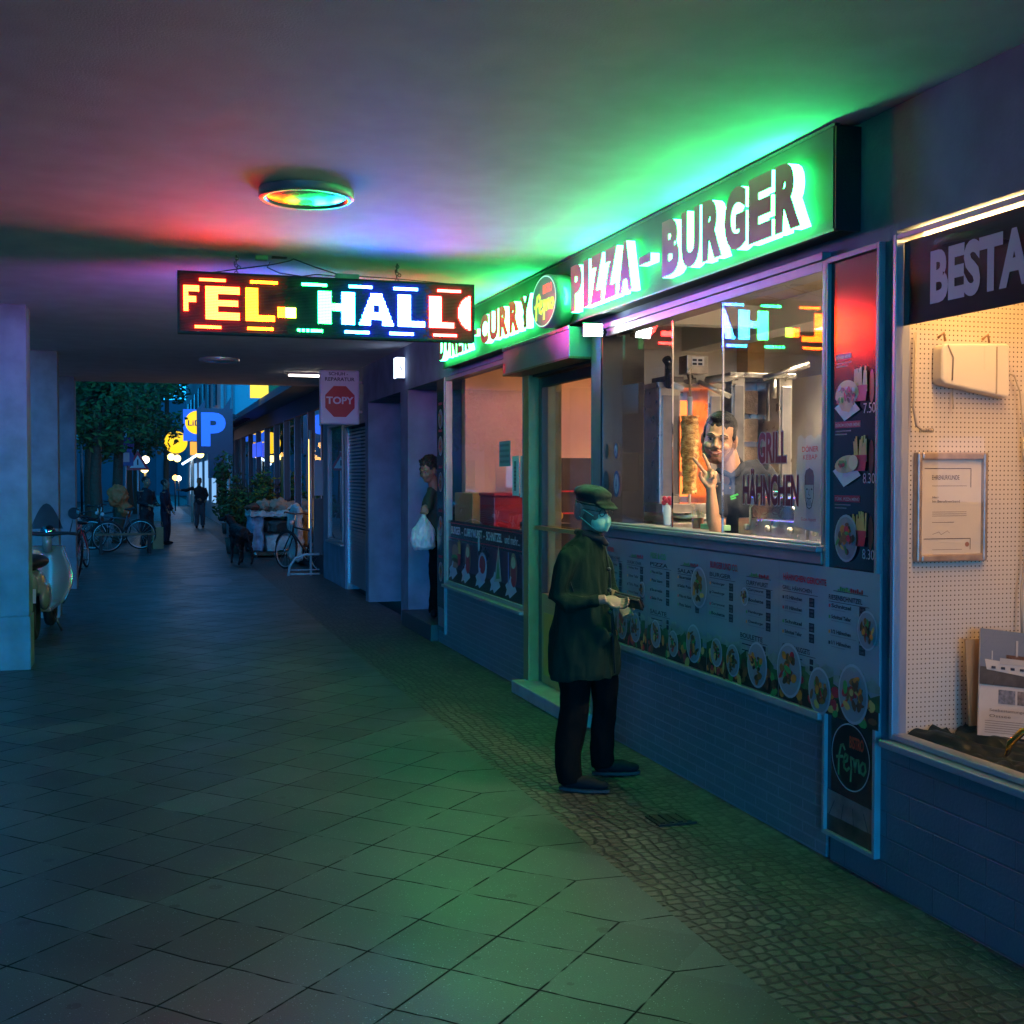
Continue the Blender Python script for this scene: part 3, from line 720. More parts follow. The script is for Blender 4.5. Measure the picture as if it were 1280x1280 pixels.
# shoe repair sign
TP = T("shoe_repair_sign", "white SCHUH-REPARATUR sign with a red octagon reading TOPY, mounted across the wall", "shop sign", (2.6, 16.25, 2.37))
g = MB(); g.box(2.30, 2.84, 16.2, 16.30, 2.375, 3.11, mat("sign_white", (.55, .57, .62), .35)); g.build("box", TP, bev=.03, seg=4)
g = MB(); g.tube([(2.84, 16.25, 2.95), (2.9, 16.25, 2.95)], .02, alu, 8); g.tube([(2.84, 16.25, 2.55), (2.9, 16.25, 2.55)], .02, alu, 8); g.build("bracket", TP)
g = MB(); bd = Board(g, (2.30, 16.2, 2.375), (1, 0, 0))
bd.text("SCHUH -", .12, .66, .26, .045, ink, 1, .02); bd.text("REPARATUR", .07, .585, .40, .05, ink, 1, .02)
tr = mat("topy_red", (.42, .01, .03), .35)
oc = [(.27+.215*math.cos(R(22.5+45*k)), .31+.215*math.sin(R(22.5+45*k))*1.05) for k in range(8)]; bd.poly(oc, tr, 1)
bd.text("TOPY", .085, .275, .37, .10, mat("topy_white", (.6, .58, .65), .4), 2, .03); g.build("print", TP)

# ================================================================== POSTERS ON THE FRONT
def food(bd, u, v, r, l, kind=0):
    """a printed plate of food"""
    rnd = random.Random(int(u*1000+v*777)+kind)
    bd.ell(u, v, r, r*1.15, mat("plate_print", (.34, .38, .42), .35), l, 24); bd.ell(u, v, r*.90, r*1.04, mat("plate_inner", (.24, .26, .28), .4), l+1, 24)
    cs = [brownp, brownp, brownp, mat('gravy_print', (.28, .11, .03), .4), mat("meat_print", (.22, .07, .03), .4), orangep, mat("fries_print", (.6, .38, .1), .4), greenp, redp]
    for k in range(28):
        a = rnd.uniform(0, 6.28); q = rnd.uniform(0, .66)*r
        bd.ell(u+q*math.cos(a), v+q*math.sin(a)*1.1, r*rnd.uniform(.12, .32), r*rnd.uniform(.06, .2), cs[rnd.randrange(len(cs))], l+2+k*.15, 9, rnd.uniform(0, 3))
def fries(bd, u, v, w, h, l):
    rnd = random.Random(int(u*999+v*333)); fm = mat("fries_print", (.6, .38, .1), .4)
    for k in range(11):
        a = u-w/2+w*k/10; t = rnd.uniform(.7, 1)*h; d = rnd.uniform(-.012, .012)
        bd.poly([(a-.006, v), (a+.006, v), (a+.006+d, v+t), (a-.006+d, v+t)], fm, l+k*.25)
    bd.poly([(u-w*.45, v-h*.35), (u+w*.45, v-h*.35), (u+w*.6, v+h*.25), (u-w*.6, v+h*.25)], redp, l+3)
def napkin(bd, u, v, w, h, l):
    bd.poly([(u-w, v+h*.1), (u-w*.2, v-h), (u+w, v-h*.2), (u+w*.2, v+h)], mat("napkin_print", (.5, .55, .62), .4), l)
def wrap(bd, u, v, r, l):
    napkin(bd, u, v-r*.4, r*1.2, r*.7, l)
    bd.ell(u, v, r, r*.42, mat("bread_print", (.58, .42, .24), .4), l+1, 20, .12); bd.ell(u+r*.6, v+r*.08, r*.4, r*.36, mat("bread_light", (.68, .55, .38), .4), l+2, 16)
    for k in range(9): bd.ell(u-r*.55+k*r*.05, v+r*.1*math.sin(k*2), r*.12, r*.1, (brownp, greenp, redp)[k % 3], l+3+k*.2, 8)
def pita(bd, u, v, r, l):
    napkin(bd, u, v-r*.6, r*1.1, r*.6, l); rnd = random.Random(int(v*1000))
    bd.poly([(u-r, v-r*.1)]+[(u+r*math.cos(t), v+r*.75*math.sin(t)) for t in [math.pi-k*math.pi/12 for k in range(13)]]+[(u+r*.2, v-r*.8), (u-r*.4, v-r*.7)], mat("bread_print", (.58, .42, .24), .4), l+1)
    for k in range(22): bd.ell(u+rnd.uniform(-.7, .7)*r, v+rnd.uniform(-.35, .4)*r, r*.17, r*.1, (brownp, mat("meat_print", (.22, .07, .03), .4), redp, greenp, mat("onion_print", (.45, .4, .5), .4))[k % 5], l+2+k*.2, 8, rnd.uniform(0, 3))

film = mat("poster_gloss_black", (.018, .016, .024), .16, spec=.6, coat=.5)
# menu sheets below the hatch (four sheets in one glossy banner)
MN = T("menu_banner", "wide glossy menu banner with four priced sheets and food photos under the service window", "menu banner", (2.85, 5.7, .66))
g = MB(); g.box(2.8455, 2.8495, 4.18, 7.18, .645, 1.285, mat("banner_print", (.30, .34, .36), .22, coat=.6, bump=(2.2, .3, .02))); g.build("sheet", MN)
g = MB(); g.box(2.832, 2.879, 4.62, 7.26, .606, .640, alu_w); g.box(2.8505, 2.8785, 4.62, 7.17, .65, 1.27, blk); g.box(2.852, 2.879, 4.62, 7.26, .600, .606, alu_w); g.build("rail", MN, bev=.003)
bounds = [7.18, 6.50, 5.73, 4.98, 4.18]
heads = [("DÖNER", redp, "Beilagen"), ("PIDE & CO.", greenp, "SALATE"), ("BURGER UND CO.", redp, "BOULETTE"), ("HÄHNCHEN GERICHTE", redp, "CHICKEN NUGGETS")]
subs = [("DÖNER KEBAP", "DÜRÜM DÖNER"), ("PIZZA", "SALATE"), ("BURGER", "CURRYWURST"), ("GRILL HÄHNCHEN", "RIESENSCHNITZEL")]
rowsn = [["Döner Kebap", "Dürüm", "Kebap Box", "Döner Teller", "Türk. Pizza"], ["Pide mit Käse", "Pizza Salami", "Bauernsalat", "Salat Pute"], ["Hamburger", "Cheeseburger", "Currywurst", "Boulette"], ["1/2 Hähnchen", "1/1 Hähnchen", "Schnitzel", "Schnitzel Teller"]]
woodp = mat("wood_print", (.045, .022, .016), .4, var=(12, .5)); fadeg = mat("grass_print", (.05, .12, .04), .4, var=(14, .5)); fade2 = mat("haze_print", (.18, .24, .20), .35, var=(20, .25))
grey = mat("grey_print", (.14, .16, .19), .4)
for i in range(4):
    w_ = bounds[i]-bounds[i+1]
    g = MB(); bd = Board(g, (2.8455, bounds[i], .645), (0, -1, 0))
    bd.rect(.003, w_-.003, .0, .085, woodp, 1)
    for k in range(14):
        a = k/14*w_; bd.poly([(a, .08), (a+w_/12, .075), (a+w_/12, .15+.03*math.sin(k*1.7+i)), (a, .155+.03*math.sin(k*2.3))], fadeg, 1+k*.05)
        bd.poly([(a, .15), (a+w_/12, .15), (a+w_/12, .20+.02*math.sin(k*1.3)), (a, .195+.02*math.sin(k*3.3+i))], fade2, .8+k*.01)
    bd.rect(.001, .004, .0, .64, grey, 2)
    hd, hm, s2 = heads[i]
    bd.text(hd, .04, .555, min(w_*.46, .022*len(hd)), .036, hm, 2, .03)
    # town silhouette in green and red
    for k in range(12): bd.rect(w_*.62+k*.016, w_*.62+k*.016+.013, .545, .552+.012*abs(math.sin(k*1.9)), greenp if k < 6 else redp, 2)
    bd.stroke([(w_*.58, .542), (w_*.9, .542)], .003, ink, 2)
    for j in range(2):
        u0 = .035+j*w_*.49; cw = w_*.44
        if i == 2 and j == 1: u0 += .03; cw -= .03
        bd.text(subs[i][j], u0, .512-j*.01, cw*.72, .022, ink, 2, .02); bd.stroke([(u0, .504-j*.01), (u0+cw*.86, .504-j*.01)], .0025, ink, 2)
        nr = 5 if i == 0 else 4
        for k in range(nr):
            v = .468-k*.048-(0 if k < 2 else .004*(i+1))
            bd.rect(u0, u0+.014, v, v+.014, (redp, greenp, orangep, ink)[(i+j+k) % 4], 2)
            bd.text(rowsn[i][(k+j*2) % len(rowsn[i])], u0+.022, v+.001, min(.15, cw*.5), .017, ink, 2, .03)
            bd.stroke([(u0+.022, v-.008), (u0+.022+cw*(.3+.12*((k*7+i) % 3)), v-.008)], .003, grey, 2)
            bd.rect(u0+cw*.66, u0+cw*.66+.044, v-.016, v+.024, ink, 2)
            for q in range(2): bd.text(("3,50", "4,80", "5,00", "6,50")[(k+q+i) % 4], u0+cw*.66+.007, v-.011+q*.018, .030, .011, grey, 3)
    bd.text(s2, .035 if i % 2 else w_*.5, .235, w_*.30, .024, ink, 2, .02); bd.stroke([(.035 if i % 2 else w_*.5, .228), ((.035 if i % 2 else w_*.5)+w_*.36, .228)], .0025, ink, 2)
    for k in range(2):
        u0 = .035 if i % 2 else w_*.5; v = .205-k*.03; bd.stroke([(u0+.02, v), (u0+w_*.22, v)], .005, ink, 2); bd.rect(u0+w_*.30, u0+w_*.30+.03, v-.010, v+.014, ink, 2)
    for (u, v, r) in [[(.10, .11, .06), (.29, .10, .065), (.50, .10, .06), (.60, .36, .032)], [(.12, .10, .055), (.36, .075, .05), (.62, .11, .07), (.68, .44, .075)],
                      [(.12, .10, .05), (.30, .085, .055), (.55, .10, .075), (.42, .44, .03)], [(.10, .12, .085), (.36, .07, .07), (.62, .10, .085), (.72, .40, .055)]][i]:
        food(bd, u, v+(.02 if v < .2 else 0), r*1.3, 3)
    rn = random.Random(i+5)
    for k in range(46):
        a = rn.uniform(.02, w_-.02); bd.ell(a, rn.uniform(.01, .115), rn.uniform(.012, .04), rn.uniform(.010, .026), (brownp, redp, orangep, mat("meat_print", (.22, .07, .03), .4), greenp, mat("fries_print", (.6, .38, .1), .4))[k % 6], 2.2+k*.012, 8, rn.uniform(0, 3))
    g.build("print", MN)
# tall dark menu strip beside the service window
ST = T("menu_pillar_panel", "tall glossy dark panel with three priced kebab menus beside the service window", "menu panel", (2.86, 4.41, .11))
g = MB(); g.box(2.868, 2.879, 4.232, 4.592, .13, 2.60, film); g.build("panel", ST)
g = MB()
for (a, b, c, d_) in ((4.592, 4.612, .11, 2.625), (4.212, 4.232, .11, 2.625), (4.232, 4.592, 2.60, 2.625), (4.232, 4.592, .11, .13)): g.box(2.850, 2.8795, a, b, c, d_, alu_w)
g.build("frame", ST, bev=.002)
g = MB(); bd = Board(g, (2.868, 4.592, 0), (0, -1, 0)); whp = mat("soft_white_print", (.42, .40, .44), .35)
for (z, nm, pr_) in ((1.94, "DÖNER MENÜ", "7.50"), (1.65, "DÜRÜM DÖNER MENÜ", "8.30"), (1.335, "TÜRK. PIZZA MENÜ", "8.30")):
    if 1:
        zz = z
        bd.rect(.04, .04+.012*len(nm), zz+.235, zz+.262, mat("menu_red", (.35, .02, .05), .35), 1); bd.text(nm, .046, zz+.240, .0115*len(nm), .016, whp, 2, .02)
        for k in range(2): bd.stroke([(.045, zz+.222-k*.014), (.16-.03*k, zz+.222-k*.014)], .005, grey, 1)
        bd.ell(.31, zz+.11, .018, .07, mat("bottle_print", (.12, .04, .02), .3), 1)
        fries(bd, .235, zz+.09, .09, .11, 2)
        (pita if z > 1.8 else wrap if z > 1.5 else lambda b, u, v, r, l: food(b, u, v, r, l))(bd, .14, zz+.08, .088, 5)
        bd.text(pr_, .255, zz+.0, .085, .042, whp, 2, .0)
g.build("menu_print", ST)
g = MB(); bd = Board(g, (2.868, 4.592, 0), (0, -1, 0))
logo(bd, .18, .485, .145, mat("logo_black", (.012, .012, .014), .3), mat("logo_dim_green", (.10, .32, .14), .4), mat("logo_dim_red", (.5, .07, .03), .4), mat("logo_dim_ring", (.4, .44, .44), .4), 1)
wp = mat("plank_print", (.22, .15, .13), .45, var=(10, .4))
bd.poly([(.0, .20), (.36, .20), (.36, .30), (.0, .31)], wp, 1); bd.rect(0, .36, .13, .2, mat("plank_edge", (.09, .045, .03), .4, var=(18, .5)), 1)
for a in (.06, .13, .2, .28): bd.stroke([(a, .27), (a+(a-.18)*.35, .20)], .004, ink, 2)
g.build("logo_print", ST)
# low wooden trim of the panel foot: narrow strip left of the bistro window
S2 = T("food_strip_panel", "narrow dark panel with small round food pictures at the bistro corner by the doorway", "menu panel", (2.86, 11.69, .1))
g = MB(); g.box(2.862, 2.879, 11.53, 11.845, .13, 2.64, film); g.build("panel", S2)
g = MB(); g.box(2.852, 2.8785, 11.506, 11.528, .11, 2.65, alu_w); g.build("edge_trim", S2)
g = MB(); bd = Board(g, (2.862, 11.845, 0), (0, -1, 0))
for z in (.72, 1.18, 1.62, 1.98, 2.25):
    food(bd, .15, z, .085, 1); bd.rect(.07, .22, z+.14, z+.165, mat("menu_red", (.35, .02, .05), .35), 1)
bd.rect(.04, .29, .17, .36, mat("strip_foot", (.26, .16, .17), .4), 1)
g.build("print", S2)
# window band BURGER - CURRYWURST - SCHNITZEL
BD = T("window_food_banner", "printed banner BURGER - CURRYWURST - SCHNITZEL und mehr along the bottom of the bistro window", "window banner", (2.88, 10.2, .66))
g = MB(); g.box(2.884, 2.8895, 8.995, 11.46, .655, 1.25, film); g.build("panel", BD)
g = MB(); bd = Board(g, (2.884, 11.46, .655), (0, -1, 0)); W_ = 2.46
bd.rect(0, W_, 0, .13, woodp, 1)
darkp = mat("plum_print", (.07, .025, .06), .3, var=(4, .5)); bd.rect(0, W_, .13, .40, darkp, 1)
for v in (.565, .42): bd.rect(0, W_, v, v+.008, redp, 2)
bd.text("BURGER  -  CURRYWURST  -  SCHNITZEL", .12, .465, 1.72, .075, mat("banner_white", (.7, .7, .75), .35), 2, .02); bd.text("und mehr...", 1.92, .465, .42, .07, mat("banner_white", (.7, .7, .75), .35), 2, .0)
bread = mat("bun_print", (.45, .18, .14), .4)
for (u, kk) in ((.28, 0), (.75, 1), (1.25, 2), (1.72, 3), (2.18, 1)):
    napkin(bd, u-.08, .11, .16, .09, 3)
    if kk == 0: bd.ell(u, .30, .12, .07, bread, 4); bd.ell(u, .24, .13, .03, greenp, 5); bd.ell(u, .21, .125, .03, brownp, 6); bd.ell(u, .17, .12, .03, bread, 7); fries(bd, u+.16, .24, .10, .18, 3)
    elif kk == 1: bd.ell(u, .26, .10, .14, bread, 4); bd.ell(u, .22, .07, .1, redp, 5); bd.ell(u, .32, .06, .05, creamp, 6)
    elif kk == 2: bd.ell(u, .22, .14, .13, mat("bowl_print", (.42, .45, .62), .35), 4); bd.ell(u, .24, .10, .08, redp, 5); bd.ell(u-.12, .42, .035, .07, mat("salt_print", (.5, .55, .62), .4), 4)
    else: bd.poly([(u-.1, .12), (u+.12, .14), (u+.03, .44)], mat("bag_print", (.42, .45, .36), .4), 4); bd.poly([(u-.04, .15), (u+.07, .16), (u+.02, .36)], greenp, 5)
    bd.poly([(u-.22, .03), (u-.13, .05), (u-.04, .20), (u-.07, .21)], mat("fork_print", (.5, .5, .6), .35), 8)
bd.rect(2.02, 2.05, .12, .40, mat("pen_print", (.15, .22, .5), .35), 4)
g.build("print", BD)
# papers taped to the window pane
for (u0, u1, v0, v1, lab) in ((9.34, 9.16, 1.52, 1.84, "narrow white notice taped to the bistro window, left of two by the door"), (9.13, 8.985, 1.51, 1.84, "narrow white notice taped to the bistro window, right of two by the door")):
    g = MB(); g.box(2.886, 2.888, u1, u0, v0, v1, mat("notice_paper", (.68, .76, .76), .6)); bd = Board(g, (2.886, u0, v0), (0, -1, 0))
    bd.rect(.05, .11, .04, .28, mat("notice_teal", (.12, .28, .26), .5), 1)
    for k in range(6): bd.rect(.06, .10, .07+k*.03, .082+k*.03, ink, 2)
    tag(g.build("window_notice"), lab, "notice", "notices taped to the bistro window")
g = MB(); g.box(2.887, 2.889, 9.40, 9.72, 1.76, 1.97, mat("blue_notice", (.16, .30, .36), .5)); bd = Board(g, (2.887, 9.72, 1.76), (0, -1, 0))
for k in range(4): bd.rect(.03, .29, .03+k*.045, .05+k*.045, mat("blue_notice_ink", (.08, .17, .22), .5), 1)
tag(g.build("window_notice"), "blue grey poster stuck on the bistro window above the two notices", "notice")
# decals on the service window frame
for (y, z, r_, lab) in ((7.12, 1.84, .05, "small round sticker on the frame of the service window, upper one"), (7.11, 1.63, .085, "round dark blue sticker with a white A beside the service window, lower one")):
    g = MB(); bd = Board(g, (2.893, y, z), (0, -1, 0)); bd.ell(0, 0, r_*.62, r_, mat("sticker_blue", (.06, .06, .22), .4), 1, 24); bd.ell(0, 0, r_*.45, r_*.75, mat("sticker_white", (.45, .42, .6), .4), 2, 24)
    bd.text("A", -r_*.22, -r_*.4, r_*.44, r_*.8, mat("sticker_blue", (.06, .06, .22), .4), 3, .02); tag(g.build("window_sticker"), lab, "sticker")
# red lettering on the right pane
g = MB(); bd = Board(g, (2.866, 5.45, 1.38), (0, -1, 0)); dr = mat("pane_letter_red", (.20, .012, .03), .35)
bd.text("GRILL", .22, .36, .27, .15, dr, 0, .035); bd.text("HÄHNCHEN", .07, .16, .53, .175, dr, 0, .035)
bd.text("GRILL", .215, .356, .28, .158, mat("pane_letter_edge", (.45, .4, .45), .4), -.7, .06); bd.text("HÄHNCHEN", .065, .156, .54, .183, mat("pane_letter_edge", (.45, .4, .45), .4), -.7, .06)
tag(g.build("window_lettering"), "dark red words GRILL HÄHNCHEN stuck on the service window pane", "window lettering")
# paper kebab bag with a drawn face, pinned to the pane
PBG = T("paper_kebab_bag", "white paper bag with a printed bearded face taped inside the service window", "paper bag", (2.9, 4.80, 1.43))
g = MB(); bd = Board(g, (2.905, 4.925, 1.43), (0, -1, 0)); pw = mat("bag_paper", (.55, .62, .62), .6)
vs = []; 
for k in range(9): vs.append((k/8*.235+ (0 if k < 8 else 0), .43+.012*math.sin(k*2.2)))
bd.poly([(-.03, .02), (.2, -.01)]+[(.225, .2)]+vs[::-1], pw, 0); g.box(2.906, 2.93, 4.70, 4.90, 1.45, 1.80, pw)
g.build("bag", PBG)
g = MB(); bd = Board(g, (2.905, 4.925, 1.43), (0, -1, 0))
bd.text("DÖNER", .04, .36, .14, .03, redp, 1, .01); bd.text("KEBAP", .05, .325, .12, .022, redp, 1); bd.text("Guten Appetit", .035, .04, .13, .02, redp, 1)
bd.poly([(.065, .21), (.145, .21), (.145, .25), (.135, .275), (.105, .287), (.075, .275), (.065, .25)], ink, 1)
bd.stroke([(.068, .21), (.07, .15), (.085, .11), (.105, .10), (.125, .11), (.14, .15), (.142, .21)], .004, ink, 1)
for a in (.085, .125): bd.ell(a, .19, .007, .004, ink, 1, 8)
bd.stroke([(.104, .19), (.1, .165), (.11, .162)], .003, ink, 1)
for k in range(5): bd.stroke([(.082+k*.011, .145-.008*abs(2-k)), (.086+k*.009, .115)], .003, ink, 1)
bd.stroke([(.088, .15), (.105, .145), (.122, .15)], .004, ink, 2)
g.build("print", PBG)

# ================================================================== INSIDE THE BISTRO
def lamp_panel(x0, x1, y0, y1, z, col, s, label):
    t = T("ceiling_light", label, "ceiling light", ((x0+x1)/2, (y0+y1)/2, z))
    g = MB(); g.box(x0-.02, x1+.02, y0-.02, y1+.02, z, z+.04, alu_w); g.build("housing", t)
    g = MB(); g.box(x0, x1, y0, y1, z-.012, z-.002, emi("light_%d_%d" % (int(s*10), int(col[2]*100)), col, s)); g.build("diffuser", t)
    g = MB(); nx_, ny_ = max(1, round((x1-x0)/.075)), max(1, round((y1-y0)/.075)); dk = mat("spill_grid_grey", (.08, .08, .08), .5)   # added grid under the diffuser, cutting spill onto the passage floor
    for k in range(nx_+1): a = x0+(x1-x0)*k/nx_; g.box(a-.0015, a+.0015, y0, y1, z-.058, z-.014, dk)
    for k in range(ny_+1): a = y0+(y1-y0)*k/ny_; g.box(x0, x1, a-.0012, a+.0012, z-.057, z-.0145, dk)
    g.build("added_spill_grid", t)
lamp_panel(3.15, 3.45, 4.75, 5.15, 2.755, (1, .74, .46), 230, "bright ceiling light over the kitchen near the service window")
lamp_panel(4.3, 4.7, 6.4, 7.0, 2.755, (1, .76, .50), 190, "ceiling light at the back of the kitchen")
lamp_panel(4.5, 4.8, 8.9, 9.3, 2.755, (1, .50, .22), 150, "orange ceiling light in the dining room near the door")
lamp_panel(4.5, 4.8, 10.3, 10.7, 2.755, (1, .54, .28), 150, "orange ceiling light at the back of the dining room")
# counters
ct = T("kitchen_counter", "steel kitchen counter running behind the kebab grills", "counter", (4.0, 7.7, .1))
g = MB(); g.box(3.3, 4.9, 7.0, 8.25, .1, 1.34, dsteel); g.build("cabinet", ct); g = MB(); g.box(3.18, 4.95, 6.92, 8.28, 1.34, 1.385, steel); g.build("counter_top", ct, bev=.005)
def kebab_grill(x0, x1, y, z0, z1, label, lit):
    t = T("kebab_grill", label, "kebab grill", ((x0+x1)/2, y, z0)); w = x1-x0; xc = (x0+x1)/2
    g = MB(); g.box(x0, x1, y+.32, y+.36, z0, z1, steel)
    g.box(x0-.02, x1+.02, y-.02, y+.36, z1, z1+.035, steel); g.box(x0-.04, x1+.04, y-.14, y+.36, z0-.03, z0+.03, steel)
    g.build("housing", t, bev=.004)
    for q in (0, 1):
        a = x0 if q == 0 else x1-.10
        g = MB(); wd = .15 if (q == 0 and lit) else .10
        if q: a = x1-wd
        g.box(a, a+wd, y, y+.32, z0+.03, z1, steel); g.box(a+.015, a+wd-.015, y-.012, y, z0+.08, z1-.05, mat("grey_steel", (.28, .28, .30), .35, .9, var=(10, .2)))
        g.build("side_door", t, bev=.004)
    hot = emi("glowing_burner", (1, .16, .03), 1.6) if lit else mat("ceramic_burner", (.40, .30, .22), .7, bump=(90, .6), var=(14, .3))
    for k in range(4):
        zz = z0+.07+k*(z1-z0-.1)/4
        g = MB(); g.box(x0+.12, x1-.12, y+.26, y+.31, zz, zz+(z1-z0-.1)/4-.035, hot); g.build("burner", t)
    return t
gr = kebab_grill(3.25, 3.70, 7.25, 1.47, 2.26, "steel kebab grill with the roasting meat spit, behind the open hatch", True)
g = MB(); g.box(3.41, 3.56, 7.17, 7.30, 2.35, 2.47, steel); g.box(3.44, 3.53, 7.165, 7.17, 2.40, 2.46, paper)
for a in (0, 1):
    for b in range(2): g.box(3.445+a*.04, 3.475+a*.04, 7.160, 7.165, 2.405+b*.025, 2.42+b*.025, ink)
g.build("motor", gr, bev=.004)
g = MB(); g.tube([(3.48, 7.28, 2.35), (3.48, 7.24, 2.295)], .02, dsteel); g.tube([(3.55, 7.2, 2.30), (3.74, 7.1, 2.33)], .022, steel); g.tube([(3.5, 7.2, 2.30), (3.70, 7.12, 2.20)], .018, steel); g.tube([(3.3, 7.3, 2.27), (3.5, 7.22, 2.31)], .02, dsteel)
g.box(3.26, 3.40, 7.2, 7.4, 2.295, 2.33, dsteel); g.build("motor_arm", gr)
g = MB(); g.tube([(3.3, 7.2, 2.27), (3.25, 7.1, 2.40), (3.22, 7.08, 2.43)], [.035, .03, .03], blkg); g.tube([(3.27, 7.1, 2.27), (3.34, 7.08, 2.24)], .02, white); g.build("handle", gr)
g = MB(); g.tube([(3.445, 7.2, 2.35), (3.445, 7.2, 1.40)], .009, chrome, 8); g.tube([(3.445, 7.2, 2.20), (3.445, 7.2, 2.07)], .018, white, 10); g.build("spit_rod", gr)
g = MB(); meat = bpy.data.materials.new("roast_meat"); meat.use_nodes = True; nt = meat.node_tree; b_ = nt.nodes["Principled BSDF"]
tc = nd(nt, "ShaderNodeTexCoord"); mp = nd(nt, "ShaderNodeMapping"); mp.inputs["Scale"].default_value = (22, 22, 40); nt.links.new(tc.outputs["Object"], mp.inputs[0])
no = nd(nt, "ShaderNodeTexNoise"); no.inputs["Scale"].default_value = 1.0; no.inputs["Detail"].default_value = 6; no.inputs["Roughness"].default_value = .7; nt.links.new(mp.outputs[0], no.inputs["Vector"])
cr = nd(nt, "ShaderNodeValToRGB"); nt.links.new(no.outputs[0], cr.inputs[0])
cr.color_ramp.elements[0].position = .35; cr.color_ramp.elements[0].color = (.22, .06, .012, 1); cr.color_ramp.elements[1].position = .62; cr.color_ramp.elements[1].color = (.95, .64, .24, 1)
e_ = cr.color_ramp.elements.new(.48); e_.color = (.66, .30, .07, 1); nt.links.new(cr.outputs[0], b_.inputs["Base Color"]); b_.inputs["Roughness"].default_value = .4
bp = nd(nt, "ShaderNodeBump"); bp.inputs["Strength"].default_value = .8; bp.inputs["Distance"].default_value = .02; nt.links.new(no.outputs[0], bp.inputs["Height"]); nt.links.new(bp.outputs[0], b_.inputs["Normal"])
rings = []
for k in range(34):
    t = k/33; z = 1.56+t*.515
    r = .036+.026*math.sin(min(1, t*1.15)*math.pi*.62)+random.uniform(-.0025, .0025)+(.02*(1-t*9) if t < .11 else 0)
    rings.append((3.445+random.uniform(-.004, .004), 7.2+random.uniform(-.004, .004), z, r, r*random.uniform(.9, 1.05), random.uniform(0, 1)))
g.loft(rings, meat, 22); g.build("meat", gr)
g = MB(); g.lathe([(.001, 0), (.15, 0), (.17, .03), (.165, .03), (.145, .01), (.001, .01)], (3.445, 7.2, 1.40), steel, 28); g.build("drip_pan", gr)
g2 = kebab_grill(3.79, 4.25, 7.28, 1.46, 2.34, "second steel kebab grill with empty ceramic burners, right of the meat spit", False)
g = MB(); g.tube([(3.98, 7.2, 2.33), (4.28, 7.12, 2.43)], .022, steel); g.tube([(4.05, 7.18, 2.33), (4.05, 7.18, 2.20)], .02, steel); g.tube([(4.02, 7.2, 2.3), (4.02, 7.2, 2.05)], .012, dsteel); g.build("motor_arm", g2)
# no hood lamp here; the first grill's burners glow behind the meat
# fryer station near the pane
fr = T("deep_fryer", "steel deep fryer with a curved wire handle behind the right service pane", "deep fryer", (3.3, 5.2, 1.2))
g = MB(); g.box(3.05, 3.75, 4.75, 5.75, .1, 1.36, dsteel); g.box(3.02, 3.5, 5.05, 5.72, 1.36, 1.46, steel); g.box(3.06, 3.45, 5.15, 5.68, 1.46, 1.575, mat("fryer_lid", (.35, .33, .38), .25, .9)); g.build("body", fr, bev=.006)
g = MB(); g.tube([(3.03, 5.60, 1.40), (3.0, 5.55, 1.52), (3.0, 5.42, 1.60), (3.0, 5.25, 1.60), (3.0, 5.12, 1.52), (3.03, 5.08, 1.44)], .008, chrome, 8); g.build("handle", fr)
g = MB()
for k in range(4): g.tube([(3.018, 4.95+k*.22, 1.415), (3.0, 4.95+k*.22, 1.415)], .016, mat("knob_cream", (.6, .55, .45), .4), 10)
g.build("knob", fr)
g = MB(); g.box(3.03, 3.6, 4.70, 5.03, 1.365, 1.43, steel); g.box(3.05, 3.55, 4.72, 5.0, 1.43, 1.50, mat("tray_steel", (.4, .4, .38), .3, .9))
tag(g.build("serving_tray", bev=.004), "steel serving trays stacked at the right end of the service window", "serving tray")
# little things on the ledge
g = MB()
for k in range(26):
    a = random.uniform(0, 6.28); q = random.uniform(0, .02); g.tube([(2.98+q*math.cos(a), 6.12+q*math.sin(a), 1.40), (2.98+2.4*q*math.cos(a), 6.12+2.4*q*math.sin(a), 1.40+random.uniform(.07, .10))], .0016, mat("wooden_sticks", (.6, .45, .3), .6), 4)
g.lathe([(.03, 0), (.034, .06), (.03, .06), (.028, .005)], (2.98, 6.12, 1.386), mat("pot_red", (.5, .12, .08), .4), 16); tag(g.build("fork_pot"), "small pot of wooden forks on the ledge of the open hatch", "pot")
g = MB(); g.box(2.95, 3.02, 5.80, 6.03, 1.386, 1.416, mat("green_box", (.25, .45, .22), .5)); tag(g.build("napkin_box", bev=.004), "flat light green box on the ledge of the open hatch", "box")
g = MB(); g.lathe([(.02, 0), (.024, .10), (.01, .12)], (3.02, 6.62, 1.386), paper, 14)
for k in range(7): g.sph((3.02+.02*math.cos(k), 6.62+.02*math.sin(k), 1.52+.012*(k % 3)), .016, mat("flower_red", (.6, .02, .03), .5), 8, 5)
tag(g.build("red_flower"), "small red artificial flower in a white vase on the ledge", "flower")
